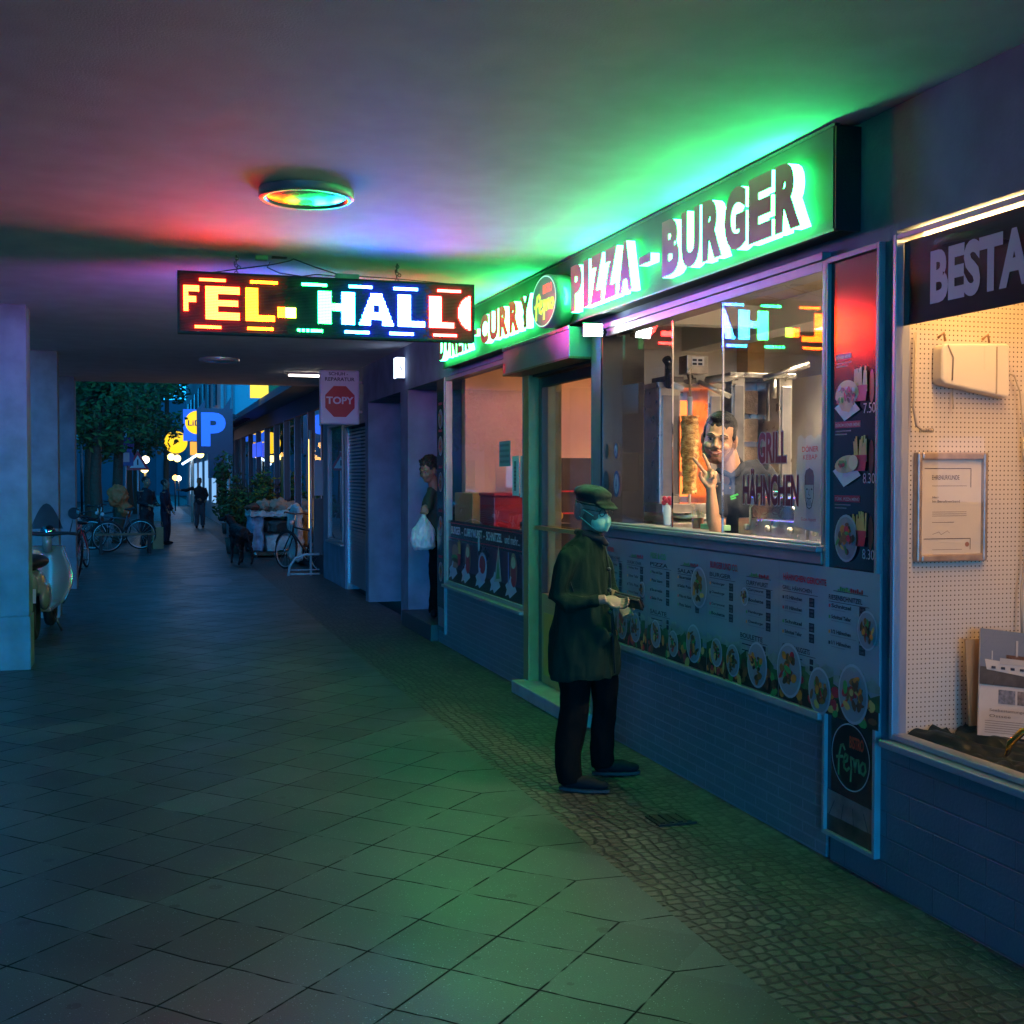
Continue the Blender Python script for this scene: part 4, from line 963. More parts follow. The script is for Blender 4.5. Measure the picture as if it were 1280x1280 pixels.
# shelf with bottles at the right end
sh = T("drinks_fridge", "tall shelf of coloured bottles and packets at the right end of the kitchen", "shelf", (4.9, 7.0, .1))
g = MB(); g.box(4.62, 5.18, 7.3, 8.28, .1, 2.4, mat("fridge_white", (.5, .48, .44), .4)); g.box(4.60, 5.2, 7.27, 7.3, 2.05, 2.22, mat("fridge_red", (.55, .02, .02), .4)); g.build("cabinet", sh)
cs = [redp, yellowp, greenp, mat("blue_print", (.05, .15, .5), .4), orangep, white]
for r_ in range(4):
    g = MB(); g.box(4.62, 5.18, 7.14, 7.3, 1.30+r_*.2, 1.312+r_*.2, steel); g.build("shelf_board", sh)
for r_ in range(4):
    for k in range(8):
        g = MB(); x = 4.66+k*.065; g.lathe([(.024, 0), (.024, .10), (.010, .13), (.010, .155)], (x, 7.2, 1.313+r_*.2), cs[(k*5+r_*2) % 6], 10)
        tag(g.build("bottle"), "coloured drink bottle standing on the shelf at the right end of the kitchen", "bottle", "bottles on the kitchen shelf")
g = MB(); g.box(4.18+.18, 4.50, 8.12, 8.295, .1, 2.8, mat("yellow_post", (.55, .36, .13), .6)); tag(g.build("door_post"), "pale yellow door post on the kitchen wall beside the bottle shelf", "door post")
g = MB(); g.box(4.42, 4.52, 7.05, 7.15, 1.39, 1.55, orangep); g.box(4.43, 4.51, 7.06, 7.14, 1.55, 1.75, mat("jar_cream", (.5, .4, .25), .4)); tag(g.build("sauce_dispenser", bev=.01), "orange and cream sauce dispenser on the steel counter", "sauce dispenser")
# dining room: black shelving seen through the door, red and yellow things behind the window
sf = T("black_shelf_unit", "black shelving unit with thin red edges behind the bistro door", "shelf unit", (4.2, 11.3, .1))
g = MB(); g.box(3.72, 5.4, 11.3, 11.65, .1, 1.86, blk); g.build("cabinet", sf)
g = MB()
for z in (1.30, 1.52): g.box(3.72, 5.4, 11.27, 11.298, z, z+.015, mat("red_edge", (.4, .02, .04), .4))
g.build("edge_strip", sf)
g = MB(); g.box(3.75, 3.95, 11.28, 11.298, 1.72, 1.80, mat("label_grey", (.2, .2, .18), .5)); g.build("name_plate", sf)
g = MB(); g.box(2.95, 3.31, 10.1, 10.55, .1, 1.50, mat("red_counter_paint", (.42, .02, .035), .25, bump=(5, .2))); g.box(2.94, 3.32, 10.08, 10.56, 1.50, 1.53, redp); tag(g.build("red_counter", bev=.01), "glossy red counter inside the bistro window", "counter")
g = MB(); g.box(2.93, 3.11, 10.75, 11.4, .1, 1.52, mat("yellow_counter_paint", (.50, .30, .07), .4)); tag(g.build("yellow_cabinet", bev=.01), "mustard yellow cabinet inside the bistro window, left of the red counter", "cabinet")
g = MB()
for k in range(14): g.sph((3.05+random.uniform(0, .2), 9.15+random.uniform(0, .25), 1.3+random.uniform(0, .16)), .04, yellowp if k % 2 else mat("olive_print", (.25, .2, .05), .5), 8, 5)
g.box(3.0, 3.3, 9.05, 9.5, .1, 1.3, blk); tag(g.build("fruit_basket"), "pile of yellow fruit on a stand inside the bistro window", "fruit")

# ================================================================== UNDERTAKER'S DISPLAY
peg = bpy.data.materials.new("pegboard"); peg.use_nodes = True; nt = peg.node_tree; b_ = nt.nodes["Principled BSDF"]
tc = nd(nt, "ShaderNodeTexCoord"); sp = nd(nt, "ShaderNodeSeparateXYZ"); nt.links.new(tc.outputs["Object"], sp.inputs[0])
def cell(o, s): return mth(nt, 'SUBTRACT', mth(nt, 'FRACT', mth(nt, 'DIVIDE', o, s)), .5)
hx = cell(mth(nt, 'ADD', sp.outputs[0], sp.outputs[1]), .0195); hz = cell(sp.outputs[2], .0195)
dist = mth(nt, 'SQRT', mth(nt, 'ADD', mth(nt, 'MULTIPLY', hx, hx), mth(nt, 'MULTIPLY', hz, hz)))
hole = mth(nt, 'LESS_THAN', dist, .17)
nt.links.new(mixc(nt, hole, (.62, .52, .38), (.10, .06, .03)), b_.inputs["Base Color"]); b_.inputs["Roughness"].default_value = .7
DC = T("display_case", "lit undertaker's shop window box lined with beige pegboard", "display case", (3.3, 3.0, .6))
g = MB(); g.box(F0+.03, 3.60, 4.125, 4.137, .60, 2.64, peg); g.build("side_board", DC)
g = MB(); g.box(3.60, 3.62, 1.2, 4.137, .60, 2.64, mat("beige_curtain", (.52, .40, .26), .8, bump=(3, .3))); g.build("back_board", DC)
g = MB(); g.box(3.52, 3.598, 4.04, 4.123, .60, 2.64, mat("beige_post", (.55, .42, .27), .7)); g.build("corner_post", DC)
g = MB(); g.box(F0+.03, 3.62, 1.2, 4.137, .56, .60, wood); g.build("floor_board", DC); g = MB(); g.box(F0+.2, 3.62, 1.2, 4.137, 2.64, 2.66, white); g.build("top_board", DC)
g = MB(); g.box(F0+.06, F0+.10, 1.3, 4.05, 2.58, 2.62, emi("strip_warm", (1, .54, .18), 42)); tag(g.build("strip_light"), "warm strip light along the top edge of the undertaker's window", "strip light")
# black band BESTATTUNGEN behind the glass
g = MB(); g.box(F0+.014, F0+.018, 1.3, 4.11, 2.275, 2.605, mat("band_brown", (.020, .012, .007), .6, spec=.1)); o = tag(g.build("window_band"), "dark band with the big grey letters BESTATTUNGEN across the top of the display window", "window lettering")
g = MB(); bd = Board(g, (F0+.0115, 3.94, 2.335), (0, -1, 0)); bd.text("BESTATTUNGEN", 0, 0, 1.42, .205, mat("band_letter", (.22, .33, .38), .5), 0, .045); g.build("letters", o)
# framed certificate, parallel to the pegboard
CF = T("framed_certificate", "framed certificate headed EHRENURKUNDE hanging on the pegboard", "framed certificate", (3.12, 4.12, 1.34))
g = MB(); fm = mat("frame_silver", (.45, .36, .28), .35, .7, var=(20, .2))
x0, x1, z0, z1 = 2.955, 3.29, 1.335, 1.775
for (a, b, c, d_) in ((x0, x0+.022, z0, z1), (x1-.022, x1, z0, z1), (x0+.022, x1-.022, z0, z0+.03), (x0+.022, x1-.022, z1-.03, z1)): g.box(a, b, 4.09, 4.124, c, d_, fm)
g.build("frame", CF, bev=.006)
g = MB(); g.box(x0+.02, x1-.02, 4.108, 4.122, z0+.02, z1-.02, mat("certificate_paper", (.62, .52, .36), .35, coat=.6)); bd = Board(g, (x0+.022, 4.108, z0+.03), (1, 0, 0)); br_ = mat("certificate_ink", (.10, .06, .04), .6)
bd.stroke([(.02, .345), (.24, .345), (.24, .27)], .003, br_, 1); bd.stroke([(.055, .275), (.22, .275)], .0015, br_, 1); bd.text("EHRENURKUNDE", .055, .30, .13, .018, br_, 1, .0)
bd.text("Herr", .058, .225, .03, .009, br_, 1); bd.text("Im Berufsverband", .058, .208, .13, .010, br_, 1)
for k in range(3): bd.stroke([(.058, .17-k*.008), (.22, .17-k*.008)], .0014, br_, 1)
bd.stroke([(.058, .128), (.16, .128)], .0016, br_, 1); bd.stroke([(.02, .062), (.24, .062), (.24, .018)], .003, br_, 1); bd.stroke([(.06, .018), (.2, .018)], .0014, br_, 1)
bd.stroke([(.06, .08), (.09, .09), (.10, .078), (.13, .094), (.14, .085)], .0012, br_, 1); bd.ell(.225, .038, .01, .01, mat("seal_red", (.4, .15, .08), .5), 1)
g.build("certificate", CF)
# white tapered panel with cable
AN = T("white_antenna_panel", "white tapered plastic panel hanging on the pegboard above the certificate", "antenna", (3.2, 4.12, 2.0))
g = MB(); pl = mat("ivory_plastic", (.66, .58, .44), .45)
ot = [(3.035, 2.19), (3.05, 2.205), (3.35, 2.215), (3.36, 2.20), (3.36, 2.01), (3.35, 1.995), (3.05, 2.045), (3.035, 2.06)]
n_ = len(ot); g.add([(a, 4.055, b) for a, b in ot]+[(a, 4.12, b) for a, b in ot], [tuple(range(n_)), tuple(range(2*n_-1, n_-1, -1))]+[((i+1) % n_, i, n_+i, n_+(i+1) % n_) for i in range(n_)], pl)
bpy.context.view_layer.update(); g.build("housing", AN, bev=.012, seg=3)
g = MB(); g.box(3.29, 3.294, 4.05, 4.056, 2.01, 2.20, mat("seam", (.35, .28, .2), .6)); g.tube([(3.06, 4.052, 2.20), (3.085, 4.05, 2.15), (3.08, 4.05, 2.06)], .003, mat("seam", (.35, .28, .2), .6), 5); g.build("seam", AN)
g = MB(); ck = mat("cable_cream", (.45, .36, .24), .5)
g.tube([(3.36, 4.09, 2.10), (3.40, 4.08, 2.09), (3.43, 4.08, 2.02), (3.45, 4.08, 1.85), (3.46, 4.08, 1.82)], .004, ck, 6); g.tube([(3.46, 4.08, 1.84), (3.46, 4.08, 1.74)], .012, pl, 8)
g.tube([(3.46, 4.08, 1.74), (3.47, 4.08, 1.6), (3.47, 4.08, 1.4), (3.44, 4.07, 1.2), (3.43, 4.05, 1.02)], .006, ck, 6); g.tube([(3.12, 4.10, 2.03), (3.125, 4.10, 1.95)], .003, ck, 5); g.build("cable", AN)
g = MB()
for xx in (3.06, 3.27): g.tube([(xx-.02, 4.09, 2.23), (xx, 4.08, 2.25), (xx+.015, 4.09, 2.22)], .006, mat("bracket_brass", (.35, .2, .1), .5, .5), 6)
g.build("hook", AN)
g = MB(); g.tube([(2.945, 4.10, 2.25), (2.938, 4.10, 1.95), (2.945, 4.09, 1.88), (2.97, 4.09, 1.865), (3.02, 4.09, 1.86)], .006, ck, 6)
for k in range(6): g.torus((2.965+k*.011, 4.09, 1.862), .007, .002, ck, 'x', 10, 5)
tag(g.build("coiled_cable"), "thin beige cable with a short coil at the left edge of the pegboard", "cable")
# brochure sign leaning on the cloth
BR = T("leaning_placard", "leaning placard with a photo of a white excursion ship and lines of text", "placard", (3.4, 4.05, .62))
def lean(sc, u, v, w=0): return (3.31+u+.09*v/.42*0, 3.86+.06*v+w, .69+v)
g = MB(); rotp = Matrix.Translation((3.125, 3.93, .665)) @ Matrix.Rotation(R(-9), 4, 'X') @ Matrix.Rotation(R(8), 4, 'Y'); g.M = rotp
cardm = mat("placard_card", (.52, .44, .34), .5); g.box(0, .36, 0, .006, 0, .42, cardm); g.M = Matrix.Identity(4); g.build("card", BR)
g = MB(); g.M = rotp; bd = Board(g, (0, 0, 0), (1, 0, 0))
bd.rect(.0, .36, .20, .42, mat("photo_sky", (.16, .18, .20), .4), 1); bd.rect(0, .36, .20, .27, mat("photo_sea", (.07, .06, .05), .4, var=(30, .3)), 2)
bd.poly([(.03, .26), (.36, .235), (.36, .285), (.02, .30)], mat("photo_ship", (.48, .44, .36), .4), 3); bd.rect(.09, .22, .285, .31, mat("photo_ship2", (.40, .37, .31), .4), 4); bd.rect(.12, .25, .31, .325, brownp, 4); bd.rect(.165, .175, .32, .385, mat("photo_ship", (.48, .44, .36), .4), 4); bd.rect(.05, .056, .30, .335, mat("photo_ship", (.48, .44, .36), .4), 4)
for k in range(5): bd.rect(.05+k*.045, .07+k*.045, .265, .275, ink, 4.5)
bd.rect(.09, .17, .13, .185, mat("photo_grey", (.16, .15, .15), .5, var=(60, .6)), 1); bd.rect(.18, .26, .13, .185, mat("photo_brown", (.18, .13, .10), .5, var=(60, .6)), 1)
bd.text("Seebestattungen", .05, .095, .18, .013, br_, 1); bd.text("Ostsee", .05, .075, .10, .011, br_, 1)
for k in range(6): bd.stroke([(.03, .06-k*.009), (.33, .06-k*.009)], .0016, br_, 1)
g.M = Matrix.Identity(4); g.build("print", BR)
g = MB(); g.M = Matrix.Translation((3.155, 4.02, .68)) @ Matrix.Rotation(R(-5), 4, 'X'); g.box(0, .2, 0, .006, 0, .345, mat("kraft_card", (.42, .25, .10), .7)); g.M = Matrix.Identity(4); tag(g.build("cardboard_sheet"), "plain brown cardboard sheet standing behind the ship placard", "cardboard")
# black crumpled cloth
g = MB(); cl = mat("black_satin", (.004, .010, .009), .4, spec=.25); n1, n2 = 90, 60; vs = []; fs = []
for i in range(n1):
    for j in range(n2):
        y = 4.11-i/(n1-1)*2.7; x = 2.915+j/(n2-1)*.66
        f = noise.turbulence(Vector((x*5+y*2.6, y*4.5, 0)), 4, False); rdg = abs(math.sin(x*19+y*8+4*f))
        z = .612+.045*f+.030*rdg*min(1, (x-2.91)*12)+.05*max(0, 1-(4.11-y)*4)*abs(math.sin(x*14))+.05*max(0, (x-3.2))
        vs.append((x, y, z))
for i in range(n1-1):
    for j in range(n2-1): a = i*n2+j; fs.append((a, a+1, a+n2+1, a+n2))
g.add(vs, fs, cl, True); tag(g.build("black_cloth"), "crumpled black satin cloth covering the floor of the display window", "cloth")
g = MB(); gd = mat("gold", (.75, .42, .05), .15, 1)
g.tube([(2.985, 3.60, .665), (2.99, 3.585, .715), (3.02, 3.56, .76), (3.07, 3.53, .765), (3.16, 3.50, .76)], [.008, .013, .015, .015, .015], gd, 10); g.tube([(3.07, 3.53, .762), (3.06, 3.51, .71), (3.09, 3.50, .68)], .011, gd, 10); g.tube([(3.02, 3.57, .76), (3.12, 3.55, .75), (3.25, 3.5, .76)], .010, mat("dark_wine", (.2, .03, .02), .3), 8)
tag(g.build("gold_ornament"), "shiny golden bracket shaped ornament lying on the black cloth", "ornament")

# ================================================================== PEOPLE
skin = mat("skin", (.50, .26, .15), .5, bump=(120, .15), spec=.4)
skin_p = mat("pale_skin", (.24, .13, .08), .5, bump=(120, .15), spec=.4)
hairm = mat("dark_hair", (.012, .010, .009), .5, bump=(160, .8, .01))
def LM(root, M=None):
    m_ = MB(); m_.M = mv(root) @ (M or Matrix.Identity(4)); return m_
def head_parts(mb, M, k=1., m_=None):
    """skull, face, nose, brow, lips, ears, chin in head space (face towards -Y)"""
    q = mb.M; mb.M = mb.M @ M @ Matrix.Diagonal((k*1.05, k, k, 1))
    mb.sph((0, .012, .035), (.076, .096, .090), m_, 20, 14); mb.sph((0, -.022, -.02), (.066, .072, .09), m_, 20, 14)
    mb.sph((0, -.045, -.085), (.043, .042, .032), m_); mb.sph((0, -.030, -.065), (.057, .052, .04), m_)
    mb.tube([(0, -.088, .012), (0, -.104, -.016), (0, -.112, -.030)], [.010, .012, .013], m_, 10); mb.sph((-.012, -.1, -.030), (.009, .012, .009), m_, 8, 6); mb.sph((.012, -.1, -.030), (.009, .012, .009), m_, 8, 6)
    mb.tube([(-.05, -.076, .020), (-.025, -.090, .026), (0, -.090, .018), (.025, -.090, .026), (.05, -.076, .020)], [.009, .011, .008, .011, .009], m_, 8)
    mb.sph((-.037, -.072, -.030), (.024, .022, .020), m_); mb.sph((.037, -.072, -.030), (.024, .022, .020), m_)
    mb.sph((0, -.088, -.055), (.028, .013, .010), m_); mb.sph((0, -.086, -.070), (.024, .013, .009), m_)
    for s_ in (-1, 1): mb.sph((s_*.079, .010, -.012), (.009, .020, .032), m_)
    mb.M = q
def face_bits(root, body, M, k=1., beard=None, smile=False, brows=hairm, eyes=True):
    if eyes:
        for s_ in (-1, 1):
            g = LM(root, M @ Matrix.Scale(k, 4)); g.sph((s_*.029, -.086, .004), (.013, .008, .0065), mat("eye_white", (.26, .22, .19), .4), 12, 8); g.sph((s_*.029-.002, -.0925, .004), (.006, .003, .006), blkg, 10, 6)
            g.tube([(s_*.014, -.094, .0105), (s_*.029, -.0955, .014), (s_*.045, -.087, .009)], .003, m_dark_skin, 6); g.build("eye", body)
            g = LM(root, M @ Matrix.Scale(k, 4)); g.tube([(s_*.012, -.101, .026), (s_*.03, -.102, .034), (s_*.05, -.088, .027)], [.003, .0035, .002], brows, 6); g.build("eyebrow", body)
    if smile:
        g = LM(root, M @ Matrix.Scale(k, 4)); g.tube([(-.034, -.090, -.048), (-.015, -.102, -.060), (0, -.104, -.063), (.015, -.102, -.060), (.034, -.090, -.048)], [.003, .007, .008, .007, .003], mat("lip", (.30, .09, .07), .4), 8)
        g.tube([(-.022, -.101, -.0545), (-.01, -.108, -.060), (.01, -.108, -.060), (.022, -.101, -.0545)], [.0015, .003, .003, .0015], mat("teeth", (.45, .40, .34), .4), 6); g.build("mouth", body)
m_dark_skin = mat("eyelid", (.16, .08, .05), .5)
def baked(root, name, mb_fn, m_, voxel, parent, smooth=3, wrinkle=None):
    mb = MB(); mb_fn(mb)
    o = organic(mb, name, parent, voxel, smooth, wrinkle); return o
def hand(mb, M, m_, curl=.9, k=1., side=1):
    """relaxed or gripping hand: wrist at origin, fingers along -Z... local +X thumb side*"""
    q = mb.M; mb.M = mb.M @ M @ Matrix.Scale(k, 4)
    mb.sph((0, 0, -.045), (.040, .016, .052), m_, 14, 10)
    for i, (x, L) in enumerate(((.028, .070), (.009, .078), (-.010, .073), (-.028, .060))):
        a = curl; p = Vector((x*side, 0, -.085)); pts = [Vector((x*side*.8, 0, -.055)), p.copy()]; d = 0
        for s_ in (.42, .33, .25):
            d += a; p = p + Vector((0, -math.sin(d)*L*s_, -math.cos(d)*L*s_)); pts.append(p.copy())
        mb.tube(pts, [.010, .0095, .009, .008, .007], m_, 8)
    mb.tube([(.025*side, -.004, -.025), (.045*side, -.015, -.045), (.052*side, -.030, -.070), (.045*side, -.042, -.090)], [.013, .011, .010, .008], m_, 8)
    mb.M = q

# ---- customer in cap and mask
P = T("person", "person in flat cap, white mask tinted sign-light green and long dark coat standing at the hatch", "person", (2.33, 6.10, 0), -YAW)
HM = Matrix.Translation((.012, -.02, 1.495)) @ Matrix.Rotation(R(42), 4, 'Z') @ Matrix.Rotation(R(10), 4, 'X')
A60 = R(60)
wr1 = Vector((.065, -.235, 1.035)); wr2 = Vector((.175, -.02, .985))
def f(mb):
    m_ = skin_p; head_parts(mb, HM, .98, m_)
    mb.tube([(-.02, .01, 1.28), (-.008, .005, 1.37), (.008, -.01, 1.46)], [.045, .048, .052], m_, 14)
    mb.loft([(-.03, .0, .80, .15, .11, A60), (-.035, 0, 1.05, .14, .10, A60), (-.03, 0, 1.22, .12, .07, A60), (-.02, 0, 1.31, .05, .04, A60)], m_)
    for pts, r_ in (([(-.10, -.14, 1.24), (-.16, -.18, 1.10), (-.165, -.195, 1.03), (-.04, -.225, 1.02), tuple(wr1)], [.026, .022, .022, .026, .026]), ([(.03, .14, 1.26), (.11, .17, 1.04), tuple(wr2)], [.045, .038, .027])): mb.tube(pts, r_, m_, 10)
    for pts in ([(-.06, -.05, .84), (-.10, -.08, .45), (-.125, -.13, .07)], [(.05, .06, .84), (.075, .12, .45), (.07, .22, .07)]): mb.tube(pts, [.075, .05, .035], m_, 10)
    hand(mb, Matrix.Translation(wr1) @ Matrix.Rotation(R(-72), 4, 'Y') @ Matrix.Rotation(R(35), 4, 'Z'), m_, .55, .92, -1)
    hand(mb, Matrix.Translation(wr2) @ Matrix.Rotation(R(-20), 4, 'Y') @ Matrix.Rotation(R(140), 4, 'X') @ Matrix.Rotation(R(180), 4, 'X') , m_, .6, .9, 1)
body = baked(P, "body", f, skin_p, .0048, P, 2)
coatm = mat("green_black_wool", (.009, .022, .015), .95, bump=(260, .5, .006), spec=.1)
def f(mb):
    m_ = coatm
    mb.loft([(-.04, .0, .585, .225, .185, A60), (-.04, .0, .62, .232, .19, A60), (-.038, 0, .75, .222, .18, A60), (-.04, 0, .90, .20, .158, A60), (-.045, 0, 1.03, .180, .142, A60),
             (-.048, 0, 1.15, .185, .140, A60), (-.045, 0, 1.25, .190, .128, A60), (-.035, 0, 1.31, .165, .105, A60), (-.02, 0, 1.355, .10, .08, A60), (-.012, 0, 1.40, .075, .070, A60)], m_, 30, 2.3)
    mb.tube([(-.085, -.115, 1.285), (-.135, -.165, 1.23), (-.17, -.185, 1.14), (-.19, -.185, 1.045), (-.14, -.205, 1.01), (-.04, -.225, 1.02), tuple(wr1-Vector((.025, -.004, .003)))], [.062, .070, .064, .062, .060, .052, .045], m_, 16)
    mb.tube([(.035, .12, 1.27), (.09, .17, 1.18), (.115, .18, 1.05), (.15, .10, .99), tuple(wr2+Vector((-.01, .03, .01)))], [.062, .066, .058, .05, .044], m_, 16)
    mb.tube([(-.07, -.06, 1.375), (-.01, -.075, 1.36), (.05, -.05, 1.33), (.07, -.02, 1.28)], .018, m_, 10)
    mb.tube([(-.08, -.04, 1.37), (-.05, .06, 1.38), (.02, .075, 1.36), (.06, .03, 1.30)], .018, m_, 10)
    mb.sph((.01, -.165, .82), (.085, .022, .07), m_, 16, 10)
coat = baked(P, "coat", f, coatm, .008, P, 3, (.022, 9, .35))
trm = mat("black_trousers", (.006, .006, .006), .95, bump=(200, .4, .005), spec=.05)
def f(mb):
    m_ = trm
    mb.loft([(-.03, 0, .62, .17, .14, A60), (-.03, 0, .80, .17, .13, A60)], m_, 24)
    mb.tube([(-.075, -.055, .74), (-.095, -.075, .50), (-.11, -.10, .28), (-.115, -.125, .10), (-.112, -.13, .035)], [.105, .092, .086, .078, .074], m_, 18)
    mb.tube([(.055, .06, .74), (.078, .11, .50), (.08, .16, .28), (.085, .20, .10), (.09, .205, .05)], [.10, .086, .078, .072, .070], m_, 18)
baked(P, "trousers", f, trm, .009, P, 4, (.022, 7, .5))
shoem = mat("dark_shoe", (.010, .010, .012), .8, spec=.15); solem = mat("shoe_sole", (.055, .055, .055), .9, spec=.1)
for (c, an) in (((-.10, -.145, 0), R(-14)), ((.10, .20, 0), R(4))):
    M_ = Matrix.Translation(c) @ Matrix.Rotation(an, 4, 'Z')
    def f(mb, M_=M_):
        mb.M = M_; mb.sph((-.02, 0, .06), (.055, .045, .055), shoem); mb.sph((.07, 0, .045), (.09, .046, .038), shoem); mb.sph((.14, -.002, .038), (.055, .042, .028), shoem); mb.tube([(-.03, 0, .07), (-.03, 0, .11)], .042, shoem)
    s_ = baked(P, "shoe", f, shoem, .008, P, 3)
    g = LM(P, M_); pts = []
    for k in range(28):
        t = 2*math.pi*k/28; xx = .06+.138*math.cos(t); pts.append((xx, (.046 if xx > .05 else .040)*math.sin(t)))
    g.add([(a, b, .002) for a, b in pts]+[(a, b, .018) for a, b in pts], [tuple(range(27, -1, -1)), tuple(range(28, 56))]+[(i, (i+1) % 28, 28+(i+1) % 28, 28+i) for i in range(28)], solem); g.build("sole", s_)
g = LM(P); bt = mat("coat_button", (.02, .02, .018), .3)                 # front edge, buttons and pocket welt of the coat
g.tube([(.075, -.045, 1.30), (.100, -.075, 1.15), (.105, -.085, 1.00), (.115, -.095, .80), (.125, -.10, .62)], .006, mat("coat_seam", (.004, .008, .006), .9), 6)
g.tube([(-.10, -.168, .905), (.02, -.172, .885)], .006, MATS["coat_seam"], 6); g.tube([(-.155, -.14, 1.24), (-.12, -.175, 1.12), (-.10, -.16, 1.06)], .004, MATS["coat_seam"], 6); g.build("seam", coat)
for zb in (1.18, 1.07, .95, .83):
    g = LM(P); g.sph((.092+.02*(1.18-zb), -.095-.02*(1.18-zb), zb), (.012, .012, .012), bt, 10, 6); g.build("button", coat)
g = LM(P); g.tube([(-.075, .03, 1.375), (-.03, -.075, 1.365), (.05, -.07, 1.345), (.085, -.03, 1.31)], [.016, .022, .022, .014], mat("dark_scarf", (.012, .014, .016), .9), 10); g.build("scarf", P)
capm = mat("cap_cloth", (.007, .011, .008), .8, bump=(200, .5, .006))
HK = HM @ Matrix.Scale(.98, 4)
def f(mb):
    mb.M = HK; mb.sph((0, .018, .092), (.098, .118, .046), capm, 24, 12); mb.loft([(0, .012, .030, .083, .104, 0), (0, .012, .09, .090, .112, 0)], capm, 24)
    mb.sph((0, -.105, .036), (.068, .056, .012), capm, 20, 10); mb.sph((0, -.085, .05), (.072, .04, .018), capm, 20, 10)
cp = baked(P, "cap", f, capm, .006, P, 2, (.006, 12, 1))
g = LM(P, HK); g.torus((0, .012, .044), .094, .005, mat("cap_band", (.03, .035, .03), .7), 'z', 32, 6); g.build("band", cp)
maskm = mat("mask_sign_light_tint", (.36, .62, .36), .75, bump=(90, .2))  # white mask; green spill of the shop sign mixed into its colour
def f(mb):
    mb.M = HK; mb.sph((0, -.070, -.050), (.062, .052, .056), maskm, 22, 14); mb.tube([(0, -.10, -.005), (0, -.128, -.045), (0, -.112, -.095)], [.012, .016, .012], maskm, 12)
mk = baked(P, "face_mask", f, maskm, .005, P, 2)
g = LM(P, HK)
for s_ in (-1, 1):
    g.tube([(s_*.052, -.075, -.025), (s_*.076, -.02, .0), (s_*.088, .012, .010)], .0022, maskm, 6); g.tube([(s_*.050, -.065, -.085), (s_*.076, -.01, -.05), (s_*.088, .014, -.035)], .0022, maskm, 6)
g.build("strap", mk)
g = LM(P, HK)
for s_ in (-1, 1): g.torus((s_*.033, -.103, .006), .021, .002, blkg, 'y', 20, 5); g.tube([(s_*.054, -.10, .012), (s_*.082, -.02, .012), (s_*.086, .02, .008)], .002, blkg, 5)
g.tube([(-.012, -.107, .01), (.012, -.107, .01)], .002, blkg, 5); g.build("glasses", P)
def f(mb):
    mb.M = HK; mb.sph((0, .060, .0), (.078, .055, .07), hairm, 16, 10); mb.sph((-.076, .035, -.01), (.018, .035, .05), hairm); mb.sph((.076, .035, -.01), (.018, .035, .05), hairm)
ho = baked(P, "hair", f, mat("grey_hair", (.16, .14, .11), .7, bump=(160, .8, .01)), .006, P, 2); ho.data.materials.clear(); ho.data.materials.append(MATS["grey_hair"])
g = MB(); g.M = mv(P) @ Matrix.Translation((.19, -.17, 1.01)) @ Matrix.Rotation(R(12), 4, 'Y') @ Matrix.Rotation(R(-30), 4, 'Z') @ Matrix.Rotation(R(60), 4, 'X')
lth = mat("dark_leather", (.035, .018, .014), .45, bump=(140, .5, .004))
g.box(-.075, .075, -.004, .008, -.05, .05, lth); g.box(-.075, .075, .012, .022, -.048, .052, lth); g.box(-.072, .072, .008, .012, -.045, .045, mat("banknotes", (.25, .28, .2), .7)); g.box(.02, .07, -.008, -.004, -.03, .03, mat("wallet_flap", (.06, .03, .02), .4))
tag(g.build("wallet", bev=.003), "dark brown open wallet held by the masked customer", "wallet")

